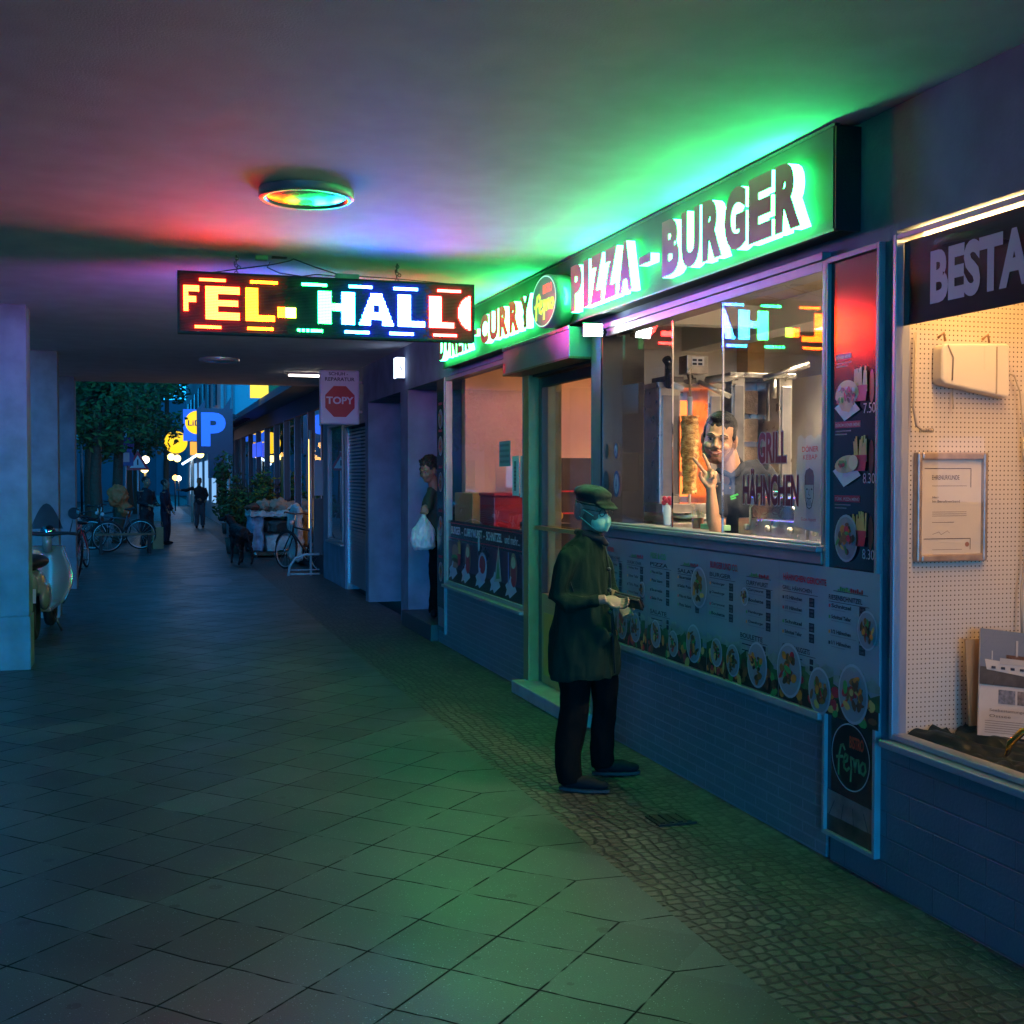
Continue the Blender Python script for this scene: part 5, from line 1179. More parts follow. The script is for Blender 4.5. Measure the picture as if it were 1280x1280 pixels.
# ---- kebab seller leaning out and making a V sign
K = T("person", "smiling bearded seller in a dark polo shirt making a V sign at the hatch", "person", (3.015, 5.87, .1), -YAW)
def z_(z): return z-.1
HM = Matrix.Translation((-.030, -.01, z_(1.885))) @ Matrix.Rotation(R(-16), 4, 'Z') @ Matrix.Rotation(R(9), 4, 'Y') @ Matrix.Rotation(R(10), 4, 'X'); HKs = 1.10
def f(mb):
    m_ = skin; head_parts(mb, HM, HKs, m_)
    mb.tube([(.075, .07, z_(1.62)), (.03, .04, z_(1.74)), (.0, .02, z_(1.84))], [.075, .065, .060], m_, 14)
    mb.tube([(.22, .16, z_(1.10)), (.16, .11, z_(1.40)), (.10, .07, z_(1.62))], [.14, .15, .11], m_, 18, .75)
    mb.tube([(.20, .16, z_(1.12)), (.22, .14, z_(.6)), (.24, .14, z_(.14))], [.13, .08, .05], m_, 12); mb.tube([(.3, .2, z_(1.12)), (.34, .2, z_(.6)), (.36, .2, z_(.14))], [.11, .08, .05], m_, 12)
    # raised right arm, elbow low, hand up
    mb.tube([(-.01, .0, z_(1.62)), (-.03, -.02, z_(1.50)), (-.045, -.045, z_(1.38))], [.055, .046, .040], m_, 14)
    mb.tube([(-.045, -.045, z_(1.37)), (-.066, -.066, z_(1.44)), (-.080, -.082, z_(1.52)), (-.086, -.094, z_(1.585)), (-.093, -.102, z_(1.63))], [.038, .041, .034, .027, .027], m_, 14)
    mb.tube([(.22, .10, z_(1.70)), (.35, .14, z_(1.55)), (.30, .02, z_(1.40)), (.22, -.06, z_(1.42))], [.055, .05, .04, .03], m_, 12)
    # palm and fingers
    mb.sph((-.098, -.105, z_(1.655)), (.040, .018, .050), m_, 16, 12, Matrix.Rotation(R(-8), 3, 'Y'))
    mb.tube([(-.112, -.105, z_(1.685)), (-.138, -.110, z_(1.718)), (-.165, -.114, z_(1.750)), (-.190, -.118, z_(1.778))], [.011, .0105, .0095, .008], m_, 10)
    mb.tube([(-.090, -.105, z_(1.695)), (-.105, -.110, z_(1.735)), (-.121, -.114, z_(1.770)), (-.136, -.118, z_(1.800))], [.011, .0105, .0095, .008], m_, 10)
    mb.tube([(-.085, -.105, z_(1.69)), (-.088, -.128, z_(1.712)), (-.096, -.142, z_(1.69)), (-.100, -.136, z_(1.67))], [.0105, .010, .009, .008], m_, 10)
    mb.tube([(-.068, -.105, z_(1.68)), (-.068, -.126, z_(1.70)), (-.074, -.138, z_(1.682)), (-.080, -.134, z_(1.665))], [.010, .009, .0085, .008], m_, 10)
    mb.tube([(-.112, -.110, z_(1.635)), (-.138, -.122, z_(1.655)), (-.152, -.132, z_(1.682)), (-.148, -.138, z_(1.705))], [.014, .012, .0105, .009], m_, 10)
    hand(mb, Matrix.Translation((.22, -.06, z_(1.43))) @ Matrix.Rotation(R(20), 4, 'X'), m_, .4, 1)
kb = baked(K, "body", f, skin, .0050, K, 2)
face_bits(K, kb, HM, HKs, smile=True)
polo = mat("navy_polo", (.010, .014, .026), .8, bump=(240, .4, .005))
def f(mb):
    m_ = polo
    mb.tube([(.24, .17, z_(1.06)), (.20, .14, z_(1.25)), (.165, .11, z_(1.42)), (.125, .08, z_(1.56)), (.09, .06, z_(1.66))], [.172, .175, .180, .172, .11], m_, 24, .78)
    mb.tube([(.01, .02, z_(1.64)), (.10, .06, z_(1.68)), (.21, .10, z_(1.71))], [.062, .09, .075], m_, 16)
    mb.tube([(.0, .01, z_(1.63)), (-.035, -.02, z_(1.53)), (-.05, -.04, z_(1.46))], [.070, .064, .060], m_, 16)
    mb.tube([(.21, .10, z_(1.70)), (.30, .13, z_(1.62)), (.35, .14, z_(1.53))], [.076, .07, .064], m_, 16)
sh_ = baked(K, "polo_shirt", f, polo, .008, K, 3, (.018, 7, .6))
g = LM(K); g.tube([(-.04, .0, z_(1.715)), (-.015, -.035, z_(1.70)), (.03, -.045, z_(1.68)), (.07, -.03, z_(1.705)), (.105, .02, z_(1.745)), (.09, .07, z_(1.78))], [.014, .018, .016, .018, .018, .015], polo, 8, .6); g.build("collar", sh_)
g = LM(K); g.bxc((.04, -.075, z_(1.575)), (.045, .004, .010), mat("green_badge", (.05, .55, .10), .4), Matrix.Rotation(R(-20), 3, 'Y')); g.bxc((.035, -.079, z_(1.560)), (.030, .004, .008), mat("green_badge", (.05, .55, .10), .4), Matrix.Rotation(R(-15), 3, 'Y')); g.build("badge", sh_)
apr = mat("dark_apron", (.015, .015, .018), .8)
def f(mb): mb.tube([(.24, .17, z_(1.12)), (.26, .17, z_(.75)), (.30, .18, z_(.3))], [.18, .18, .17], apr, 20, .8)
baked(K, "apron", f, apr, .012, K, 3)
Mh = HM @ Matrix.Scale(HKs, 4)
def f(mb):
    mb.M = Mh; mb.sph((0, .018, .055), (.080, .098, .080), hairm, 24, 14); mb.sph((0, -.038, .105), (.058, .045, .026), hairm, 18, 10)
    for s_ in (-1, 1): mb.sph((s_*.070, -.012, .03), (.012, .03, .04), hairm)
hr = baked(K, "hair", f, hairm, .005, K, 2, (.003, 40, 1))
# the beard hugs the jaw
stub = mat("dark_stubble", (.15, .07, .042), .7, bump=(300, .6, .004))
def f(mb):
    mb.M = Mh; mb.sph((0, -.046, -.088), (.0455, .0435, .034), stub, 20, 12); 
    for s_ in (-1, 1): mb.tube([(s_*.070, .0, -.015), (s_*.064, -.018, -.055), (s_*.045, -.05, -.088), (s_*.01, -.075, -.098)], [.010, .014, .018, .020], stub, 10)
    mb.tube([(-.030, -.088, -.056), (-.012, -.101, -.045), (.012, -.101, -.045), (.030, -.088, -.056)], [.005, .006, .006, .005], stub, 8)
baked(K, "beard", f, stub, .0045, K, 2)

# ---- man leaning out of the doorway with a plastic bag
D = T("person", "person with bushy hair leaning from the doorway with a white plastic bag", "person", (2.975, 12.46, .165), -YAW)
def zz(z): return z-.165
HM = Matrix.Translation((-.055, 0, zz(1.735))) @ Matrix.Rotation(R(-35), 4, 'Z') @ Matrix.Rotation(R(16), 4, 'X')
def f(mb):
    m_ = skin_p; head_parts(mb, HM, 1, m_)
    mb.tube([(.02, .06, zz(1.5)), (-.03, .02, zz(1.68))], [.06, .055], m_, 12); mb.tube([(.08, .08, zz(1.0)), (.05, .06, zz(1.5))], [.13, .12], m_, 16, .7)
    mb.tube([(-.04, .0, zz(1.48)), (-.06, -.06, zz(1.36)), (-.10, -.12, zz(1.34))], [.05, .04, .028], m_, 10)
    hand(mb, Matrix.Translation((-.09, -.12, zz(1.37))) @ Matrix.Rotation(R(10), 4, 'Y'), m_, 1.2, .95)
    for xx in (.0, .14): mb.tube([(xx+.03, .08, zz(1.0)), (xx+.02, .08, zz(.6)), (xx, .08, zz(.2))], [.09, .07, .045], m_, 12)
b2 = baked(D, "body", f, skin_p, .008, D, 2)
face_bits(D, b2, HM, 1)
dg_ = mat("dark_green_jumper", (.016, .035, .022), .85, bump=(160, .4))
def f(mb):
    mb.tube([(.08, .08, zz(.98)), (.06, .07, zz(1.3)), (.05, .06, zz(1.52))], [.155, .155, .12], dg_, 20, .75); mb.tube([(-.0, .03, zz(1.53)), (-.05, -.01, zz(1.44)), (-.07, -.06, zz(1.36)), (-.085, -.09, zz(1.35))], [.085, .075, .07, .06], dg_, 14); mb.tube([(.1, .1, zz(1.53)), (.2, .1, zz(1.3)), (.2, .05, zz(1.1))], [.07, .058, .05], dg_, 14)
baked(D, "jumper", f, dg_, .012, D, 3, (.02, 7, .7))
def f(mb):
    for xx in (.0, .14): mb.tube([(xx+.03, .08, zz(1.02)), (xx+.02, .08, zz(.6)), (xx, .08, zz(.2))], [.11, .09, .07], trm, 14)
baked(D, "trousers", f, trm, .014, D, 3, (.02, 7, .7))
def f(mb):
    for xx in (0, .14): mb.sph((xx, .04, .045), (.045, .12, .045), shoem)
baked(D, "shoes", f, shoem, .012, D, 2)
def f(mb):
    mb.M = HM; mb.sph((0, .03, .06), (.105, .115, .095), hairm, 20, 12)
    for k in range(26):
        a = random.uniform(0, 6.28); e = random.uniform(-.2, 1.3); mb.sph((.10*math.cos(a)*math.cos(e), .03+.11*math.sin(a)*math.cos(e), .06+.09*math.sin(e)), .028, hairm, 8, 6)
    for k in range(5): mb.sph((-.09, -.02, .03-k*.02), .02, hairm, 8, 6)
baked(D, "hair", f, hairm, .008, D, 1, (.02, 25, 1))
def f(mb):
    mb.M = mv(D); m_ = hairm
    mb.loft([(-.10, -.13, zz(.885), .105, .06, 0), (-.10, -.13, zz(.93), .135, .085, .1), (-.10, -.13, zz(1.02), .14, .09, .2), (-.10, -.13, zz(1.12), .125, .08, .1), (-.10, -.13, zz(1.2), .085, .055, 0), (-.10, -.13, zz(1.26), .03, .02, 0)], m_, 26, 2.6)
    mb.tube([(-.13, -.13, zz(1.2)), (-.105, -.135, zz(1.31))], [.03, .012], m_, 10); mb.tube([(-.07, -.13, zz(1.2)), (-.10, -.14, zz(1.31))], [.03, .012], m_, 10)
bagm = mat("plastic_bag_film", (.40, .46, .50), .35, bump=(14, .6, .03)); mb = MB(); f(mb); mb.mats = [bagm]
tag(organic(mb, "plastic_bag", None, .008, 2, (.03, 9, .6)), "full white plastic carrier bag held by the person in the doorway", "plastic bag")

def walker(label, loc, face, h, top, bottom, pose, hairc=hairm):
    t = T("person", label, "person", loc, face); s_ = h/1.75
    M_ = Matrix.Scale(s_, 4)
    def arm(i): return pose['arms'][i]
    def f(mb):
        mb.M = M_; head_parts(mb, Matrix.Translation((0, -.02, 1.62)), 1, skin_p); mb.tube([(0, .02, 1.42), (0, 0, 1.58)], .055, skin_p, 10)
        mb.loft([(0, 0, .85, .15, .10, 0), (0, 0, 1.15, .15, .10, 0), (0, 0, 1.42, .14, .08, 0)], skin_p, 16)
        for L_ in pose['legs']: mb.tube(L_, [.08, .055, .04], skin_p, 10)
        for A_ in pose['arms']:
            mb.tube(A_, [.045, .038, .028], skin_p, 10); e = Vector(A_[-1]); d = (e-Vector(A_[-2])).normalized(); rot = Vector((0, 0, -1)).rotation_difference(d).to_matrix().to_4x4(); hand(mb, Matrix.Translation(e) @ rot, skin_p, .5, .95)
    b = baked(t, "body", f, skin_p, .010, t, 2)
    def f(mb):
        mb.M = M_; mb.loft([(0, 0, .80, .19, .13, 0), (0, 0, 1.05, .18, .125, 0), (0, 0, 1.3, .20, .13, 0), (0, 0, 1.42, .17, .10, 0), (0, .01, 1.50, .07, .065, 0)], top, 22, 2.3)
        for A_ in pose['arms']: mb.tube([A_[0], A_[1], tuple(Vector(A_[1]).lerp(Vector(A_[2]), .9))], [.085, .076, .066], top, 14)
    baked(t, "jacket", f, top, .014, t, 3, (.03, 7, .7))
    def f(mb):
        mb.M = M_; mb.loft([(0, 0, .82, .16, .12, 0), (0, 0, .95, .165, .12, 0)], bottom, 18)
        for L_ in pose['legs']: mb.tube(L_, [.115, .098, .082], bottom, 14)
    baked(t, "trousers", f, bottom, .014, t, 3, (.02, 7, .7))
    for L_ in pose['legs']:
        e = Vector(L_[-1])
        def f(mb, e=e): mb.M = M_; mb.sph((e.x, e.y-.05, .045), (.045, .13, .045), shoem); mb.tube([(e.x, e.y, .03), (e.x, e.y, .12)], .045, shoem)
        baked(t, "shoe", f, shoem, .012, t, 2)
    def f(mb):
        mb.M = M_; mb.sph((0, .012, 1.672), (.096, .112, .098), hairc, 16, 10)
    baked(t, "hair", f, hairc, .010, t, 1, (.015, 20, 1))
    return t
black_cloth = mat("black_jacket", (.008, .009, .013), .8, bump=(60, .3)); denim = mat("dark_denim", (.014, .018, .035), .8); greyj = mat("grey_trousers", (.06, .065, .08), .8)
walker("distant person in a black jacket walking towards the camera with one arm held out", (1.78, 40.0, 0), R(0), 1.62, black_cloth, greyj,
       dict(legs=[[(-.09, 0, .88), (-.09, -.08, .48), (-.10, -.04, .08)], [(.09, 0, .88), (.10, .02, .48), (.12, .16, .10)]], arms=[[(-.18, 0, 1.40), (-.42, -.05, 1.32), (-.66, -.10, 1.33)], [(.18, 0, 1.40), (.26, .02, 1.13), (.20, -.12, .96)]]))
walker("person in black clothes standing by the bicycles with a paper bag at the feet", (.10, 29.2, 0), R(40), 1.66, black_cloth, black_cloth,
       dict(legs=[[(-.09, 0, .88), (-.10, -.02, .48), (-.11, .0, .08)], [(.09, 0, .88), (.11, -.03, .48), (.13, .0, .08)]], arms=[[(-.18, 0, 1.40), (-.24, -.02, 1.12), (-.10, -.26, 1.05)], [(.18, 0, 1.40), (.26, -.02, 1.12), (.12, -.28, 1.06)]]))
walker("dark figure standing behind the person with the paper bag", (.55, 30.6, 0), R(70), 1.60, mat("navy_coat", (.008, .012, .03), .8), denim,
       dict(legs=[[(-.09, 0, .88), (-.10, -.02, .48), (-.11, .0, .08)], [(.09, 0, .88), (.11, -.03, .48), (.13, .0, .08)]], arms=[[(-.18, 0, 1.40), (-.24, -.02, 1.12), (-.20, -.12, .92)], [(.18, 0, 1.40), (.26, -.02, 1.12), (.22, -.12, .9)]]))
g = MB(); kraft = mat("kraft_paper", (.38, .20, .09), .8, bump=(8, .4, .02)); g.M = Matrix.Translation((.36, 28.9, 0)) @ Matrix.Rotation(R(12), 4, 'Z'); g.box(-.14, .10, -.08, .08, 0, .50, kraft)
for yy in (-.10, .10): g.tube([(-.08, yy, .52), (-.07, yy, .62), (.07, yy, .62), (.08, yy, .52)], .006, kraft, 6)
tag(g.build("paper_bag"), "brown paper shopping bag standing at the feet of the person in black", "paper bag")
# ---- black dog seen from behind
dogm = mat("black_fur", (.008, .008, .010), .6, bump=(120, .8, .01))
DG = T("dog", "big black dog standing on the pavement beside the wrapped goods stack", "dog", (1.80, 23.4, 0), R(12))
def f(mb):
    m_ = dogm
    mb.tube([(0, -.30, .60), (0, -.15, .585), (.0, .05, .60), (0, .22, .61), (0, .36, .64)], [.10, .125, .13, .155, .12], m_, 18, 1.15)
    mb.tube([(0, .34, .66), (-.05, .44, .78), (-.08, .50, .84)], [.10, .08, .075], m_, 14); mb.sph((-.09, .52, .87), (.075, .09, .075), m_); mb.tube([(-.12, .56, .86), (-.20, .66, .83), (-.22, .69, .82)], [.05, .036, .03], m_, 12)
    for s_ in (-1, 1): mb.tube([(-.09+s_*.055, .47, .92), (-.09+s_*.085, .46, .86), (-.09+s_*.085, .47, .80)], [.022, .028, .012], m_, 10, .5)
    for s_ in (-1, 1):
        mb.tube([(s_*.08, -.26, .58), (s_*.11, -.18, .42), (s_*.11, -.22, .34), (s_*.115, -.36, .25), (s_*.12, -.33, .06), (s_*.12, -.29, .025), (s_*.12, -.24, .02)], [.095, .07, .05, .032, .026, .03, .022], m_, 12)
        mb.tube([(s_*.09, .24, .55), (s_*.10, .20, .40), (s_*.10, .24, .28), (s_*.10, .24, .06), (s_*.10, .27, .025), (s_*.10, .31, .02)], [.08, .052, .036, .028, .03, .022], m_, 12)
    mb.tube([(0, -.34, .62), (.02, -.42, .52), (.05, -.45, .38), (.06, -.48, .30)], [.035, .028, .022, .012], m_, 10)
baked(DG, "body", f, dogm, .012, DG, 2, (.012, 22, 1))

# ================================================================== TWO-WHEELERS
def tree_m(n, col, r=.8): return mat(n, col, r)
def bicycle(label, loc, rz, col, lean=0., basket=False, group="parked bicycles", child=None):
    t = T("bicycle", label, "bicycle", loc, rz, group); t.rotation_euler = (lean, 0, rz); bpy.context.view_layer.update()
    fm = mat("bike_paint_%d_%d_%d" % tuple(int(c*100) for c in col), col, .35, .2)
    for x in (-.53, .53):
        g = LM(t); g.torus((x, 0, .34), .325, .018, rub, 'y', 36, 8); w_ = g.build("wheel", t)
        g = LM(t); g.torus((x, 0, .34), .302, .009, alu, 'y', 36, 6); g.build("rim", w_)
        g = LM(t)
        for k in range(16):
            a = 2*math.pi*k/16; g.tube([(x, .02*(-1)**k, .34), (x+.30*math.cos(a), 0, .34+.30*math.sin(a))], .0022, alu, 4)
        g.tube([(x, -.05, .34), (x, .05, .34)], .02, steel, 8); g.build("spokes", w_)
        g = LM(t); pts = [(x+.355*math.cos(a), 0, .34+.355*math.sin(a)) for a in [R(20+k*14) for k in range(11)]]
        g.tube(pts, .016, blk, 6, .5); g.build("mudguard", t)
    g = LM(t)
    g.tube([(-.12, 0, .30), (-.24, 0, .78)], .017, fm, 8); g.tube([(-.12, 0, .30), (.36, 0, .66)], .019, fm, 8); g.tube([(-.22, 0, .70), (.34, 0, .76)], .016, fm, 8)
    g.tube([(.34, 0, .80), (.37, 0, .62)], .02, fm, 8)
    for s_ in (-1, 1): g.tube([(.37, s_*.03, .64), (.46, s_*.045, .48), (.53, s_*.05, .34)], .012, fm, 6); g.tube([(-.12, s_*.02, .30), (-.53, s_*.05, .34)], .011, fm, 6); g.tube([(-.23, s_*.02, .72), (-.53, s_*.05, .34)], .010, fm, 6)
    g.build("frame", t)
    g = LM(t); g.tube([(-.24, 0, .78), (-.27, 0, .90)], .013, steel, 8); g.sph((-.30, 0, .925), (.13, .07, .03), blk, 14, 8); g.sph((-.36, 0, .93), (.07, .09, .035), blk, 14, 8); g.build("saddle", t)
    g = LM(t); g.tube([(.34, 0, .80), (.32, 0, .98)], .013, steel, 8); g.tube([(.25, -.29, 1.0), (.36, -.20, 1.02), (.34, 0, 1.0), (.36, .20, 1.02), (.25, .29, 1.0)], .012, blk, 8); g.build("handlebar", t)
    g = LM(t); g.torus((-.12, 0, .30), .09, .008, steel, 'y', 20, 5); g.tube([(-.12, -.02, .30), (-.05, -.08, .17)], .01, steel, 6); g.tube([(-.12, .02, .30), (-.19, .08, .43)], .01, steel, 6); g.box(-.10, .0, -.14, -.06, .155, .175, blk); g.box(-.24, -.14, .06, .14, .42, .44, blk); g.build("crank", t)
    g = LM(t); g.sph((.42, 0, .84), (.045, .045, .045), mat("lamp_shell", (.5, .5, .5), .3), 12, 8); g.build("front_light", t)
    if basket:
        g = LM(t)
        for k in range(6):
            z = .72+k*.045; g.tube([(.40, -.15, z), (.68, -.17, z), (.68, .17, z), (.40, .15, z), (.40, -.15, z)], .006, dsteel, 5)
        for k in range(5): g.tube([(.42+k*.06, -.16, .72), (.42+k*.06, -.165, .95)], .004, dsteel, 4); g.tube([(.42+k*.06, .16, .72), (.42+k*.06, .165, .95)], .004, dsteel, 4)
        g.build("basket", t)
    return t
bicycle("dark bicycle parked beside the pillar end, its rear wheel sticking out", (-1.12, 21.1, 0), R(100), (.02, .02, .03), R(8))
bicycle("red bicycle with a bright red frame behind the last pillar", (-1.05, 22.9, 0), R(82), (.55, .02, .05), R(-6))
bicycle("pale blue bicycle with a front basket in the row behind the red one", (-1.55, 24.0, 0), R(70), (.25, .30, .36), R(5), True)
bicycle("black bicycle standing across the pavement edge beside the bench", (-1.25, 27.8, 0), R(10), (.015, .015, .02), R(3))
bicycle("grey bicycle leaning behind the bench near the tree", (-.55, 28.9, 0), R(175), (.10, .11, .13), R(-4))
bicycle("dark bicycle with a front basket far back along the tree row", (-1.0, 32.2, 0), R(35), (.02, .03, .05), R(4), True)
bicycle("black bicycle parked in the shoe shop's bike rack beside the goods stack", (2.72, 21.5, 0), R(118), (.015, .015, .018), R(5), group=None)
# bike rack with advertising board beside the corner
RK = T("bicycle_rack", "white curved steel bicycle rack with a tall thin board post at the building corner", "bicycle rack", (2.75, 20.6, 0))
g = MB(); wsteel = mat("white_steel", (.50, .50, .52), .4, .2)
g.tube([(2.34, 20.3, 0), (2.36, 20.3, .16), (2.46, 20.3, .30), (2.62, 20.3, .36), (2.86, 20.3, .36)], .022, wsteel, 10); g.tube([(2.34, 20.3, .03), (2.86, 20.3, .03)], .018, wsteel, 8); g.tube([(2.36, 20.3, .10), (2.86, 20.3, .10)], .012, wsteel, 8)
g.build("hoop", RK)
g = MB(); g.tube([(2.72, 20.32, 0), (2.72, 20.32, 2.45)], .022, wsteel, 10); g.build("post", RK)
g = MB(); g.box(2.76, 3.06, 20.3, 20.34, .35, 1.3, mat("board_black", (.03, .03, .035), .4)); g.box(2.775, 3.045, 20.29, 20.30, 1.35, 1.95, mat("board_grey", (.25, .28, .32), .5)); g.build("board", RK)

# scooter between the pillars
SC = T("scooter", "cream motor scooter with round mirrors parked between the first two pillars", "scooter", (-1.03, 13.7, 0), R(86))
crm = mat("cream_paint", (.24, .27, .22), .22, .1, coat=.6)
def wheel_(x):
    g = LM(SC); g.torus((x, 0, .235), .175, .055, rub, 'y', 32, 12); w_ = g.build("wheel", SC)
    g = LM(SC); g.lathe([(.001, -.03), (.11, -.035), (.125, -.02), (.125, .02), (.11, .035), (.001, .03)], (x, 0, .235), chrome, 24, 'y'); g.build("rim", w_)
wheel_(-.62); wheel_(.62)
def f(mb):
    mb.sph((-.52, 0, .58), (.34, .12, .15), crm, 22, 14); mb.sph((-.60, -.12, .45), (.22, .06, .14), crm); mb.sph((-.60, .12, .45), (.22, .06, .14), crm); mb.sph((-.85, 0, .58), (.12, .10, .14), crm)
    mb.box(-.35, .35, -.14, .14, .26, .31, crm)
organic_mb = MB(); f(organic_mb); organic_mb.mats = [crm]; organic(organic_mb, "body_shell", SC, .014, 6)
g = LM(SC)
n1, n2 = 14, 12; vs = []; fs = []
for i in range(n1):
    t = i/(n1-1); z = .28+t*.62; w_ = .17+.09*math.sin(min(1, t*1.1)*math.pi)*1.0
    for j in range(n2):
        a = -1+2*j/(n2-1); vs.append((.36+.14*t-.07*a*a+.05, a*w_, z))
for i in range(n1-1):
    for j in range(n2-1): a = i*n2+j; fs.append((a, a+1, a+n2+1, a+n2))
g.add(vs, fs, crm, True); s_ = g.build("leg_shield", SC); so = s_.modifiers.new("s", 'SOLIDIFY'); so.thickness = .025
g = LM(SC); pts = [vs[i*n2] for i in range(n1)]+[vs[(n1-1)*n2+j] for j in range(1, n2-1)]+[vs[i*n2+n2-1] for i in range(n1-1, -1, -1)]; g.tube(pts, .012, chrome, 8); g.build("chrome_trim", s_)
g = LM(SC); g.sph((.62, 0, .40), (.26, .08, .15), crm, 18, 12); g.build("front_mudguard", SC)
g = LM(SC); g.sph((-.48, 0, .80), (.34, .14, .075), blk, 20, 12); g.build("seat", SC)
g = LM(SC); g.tube([(.46, 0, .85), (.42, 0, 1.02)], .05, crm, 12); g.tube([(.34, -.34, 1.04), (.42, -.22, 1.05), (.44, 0, 1.04), (.42, .22, 1.05), (.34, .34, 1.04)], [.018, .018, .03, .018, .018], blk, 10); hb = g.build("handlebar", SC)
g = LM(SC); g.sph((.50, 0, 1.06), (.08, .085, .08), chrome, 18, 12); g.build("headlight", SC)
for s_ in (-1, 1):
    g = LM(SC); g.tube([(.40, s_*.24, 1.05), (.40, s_*.27, 1.18), (.39, s_*.29, 1.24)], .006, chrome, 6); g.lathe([(.001, -.018), (.055, -.012), (.066, 0), (.062, .004), (.001, .006)], (.39, s_*.29, 1.27), blk, 24, 'x'); m_ = g.build("mirror", SC)
    g = LM(SC); g.lathe([(.060, -.022), (.001, -.024)], (.39, s_*.29, 1.27), chrome, 24, 'x'); g.build("mirror_glass", m_)
g = LM(SC)
ot = [(.42+.0*k, -.17+.34*k/10, 1.10+.28*math.sin(math.pi*k/10)) for k in range(11)]; g.add(ot, [tuple(range(11))], glass("smoked_glass", (.25, .3, .3))); g.build("windscreen", SC)
g = LM(SC); g.tube([(-.40, .12, .20), (-.60, .17, .19), (-.92, .17, .22)], [.035, .055, .06], chrome, 16); g.tube([(-.925, .17, .22), (-.93, .17, .22)], .045, blk, 14); g.build("exhaust", SC)
g = LM(SC); g.box(-.98, -.95, -.05, .05, .60, .68, mat("tail_light", (.25, .01, .01), .2)); g.build("tail_light", SC)
g = LM(SC); g.box(-.99, -.975, -.09, .09, .42, .56, white); g.build("number_plate", SC)
g = LM(SC); g.tube([(.05, .1, .24), (.0, .2, .02)], .012, dsteel, 8); g.tube([(.05, -.1, .24), (.0, -.2, .02)], .012, dsteel, 8); g.build("stand", SC)

# ================================================================== STREET BEYOND THE PASSAGE
# pub style glazed shop front
PB = T("glazed_shop_building", "low flat roofed shop with a dark eave, tall mullions and a warm lit interior", "building", (4.5, 30, 0))
trim = mat("dark_trim", (.035, .04, .055), .5, .2, bump=(30, .2)); eave = mat("blue_eave", (.12, .17, .24), .5, var=(.6, .2))
g = MB(); g.box(2.95, 9, 20.05, 41.6, 2.86, 3.20, trim); g.box(2.45, 9.2, 20.0, 41.8, 3.20, 3.34, eave); g.build("roof", PB)
g = MB(); g.box(2.93, 3.1, 20.05, 41.6, 0, .35, trim); g.box(2.93, 8.5, 41.3, 41.6, 0, 2.86, trim); g.build("wall", PB)
g = MB(); g.box(7.0, 7.1, 20.05, 41.6, 0, 2.9, mat("ochre_wall", (.20, .13, .05), .8, var=(1.2, .7))); g.box(3.1, 7, 20.05, 20.1, 0, 2.9, trim); g.box(3.1, 7.0, 20.05, 41.6, -.01, .02, tilef); g.build("interior_wall", PB)
ys = [20.5, 22.2, 24.2, 26.1, 28.1, 30.3, 32.6, 35.0, 37.6, 40.2, 41.4]
for i, y in enumerate(ys):
    g = MB(); g.box(2.93, 3.05, y-.05, y+.05, .35, 2.86, trim); g.box(2.92, 2.945, y-.018, y+.018, .35, 2.86, mat("mullion_strip", (.35, .33, .38), .4, .4)); g.build("mullion", PB)  # paler narrow strip down the front of each mullion
for a, b in zip(ys[:-1], ys[1:]):
    g = MB(); g.quad((2.99, b, .35), (2.99, a, .35), (2.99, a, 2.86), (2.99, b, 2.86), gl_hi); g.build("window_pane", PB)
g = MB(); g.box(2.96, 3.0, 26.2, 27.0, .3, 2.1, mat("orange_wood", (.45, .20, .05), .5, var=(6, .2))); g.build("door", PB)
rnd = random.Random(3)
for k in range(9):
    y = 21+k*2.2; g = MB(); zc = rnd.uniform(1.9, 2.5); g.sph((rnd.uniform(3.8, 5.5), y, zc), (.12, .12, .10), emi("amber_lamp", (1, .45, .10), 14), 12, 8); g.tube([(4.6, y, zc+.1), (4.6, y, 2.86)], .004, blk, 4) if 0 else None
    tag(g.build("hanging_lamp"), "warm round lamp glowing inside the glazed shop", "lamp", "lamps glowing inside the glazed shop")
for k in range(9):
    g = MB(); y = 21.2+k*2.15; h = rnd.uniform(1.3, 2.3); g.box(5.2, 5.7, y, y+rnd.uniform(.7, 1.5), 0, h, mat("shelf_%d" % (k % 4), [(.25, .05, .04), (.06, .1, .2), (.3, .18, .05), (.12, .14, .08)][k % 4], .6, var=(5, .6)))
    for q in range(3): g.box(5.17, 5.2, y+.1, y+.6, .4+q*.5, .62+q*.5, mat("goods_%d" % ((k+q) % 4), [(.5, .35, .15), (.4, .08, .06), (.15, .25, .4), (.35, .38, .3)][(k+q) % 4], .5))
    tag(g.build("display_shelf"), "tall shelf of goods standing inside the glazed shop", "shelf", "shelves inside the glazed shop")
g = MB(); g.box(2.90, 2.93, 31.0, 33.4, 2.18, 2.55, emi("blue_panel", (.02, .10, 1), .5)); g.box(2.895, 2.9, 32.17, 32.23, 2.18, 2.55, trim); tag(g.build("blue_light_panel"), "pair of glowing blue panels in the glazed shop front", "light panel")
g = MB(); g.box(3.4, 3.6, 20.9, 21.7, .7, 2.3, emi("orange_window", (1, .36, .06), .9)); tag(g.build("orange_light_box"), "orange lit advertising box just inside the corner of the glazed shop", "light box")
g = MB(); g.box(2.70, 2.73, 20.36, 20.39, .8, 2.3, emi("yellow_tube", (1, .62, .12), 3)); tag(g.build("yellow_light_strip"), "thin yellow light strip at the corner below the shoe repair sign", "light strip")
g = MB()
for k in range(9): g.bxc((2.2, 32.2+k*.62, 3.30), (1.1, .06, .05), trim, Matrix.Rotation(R(14), 3, 'Y'))
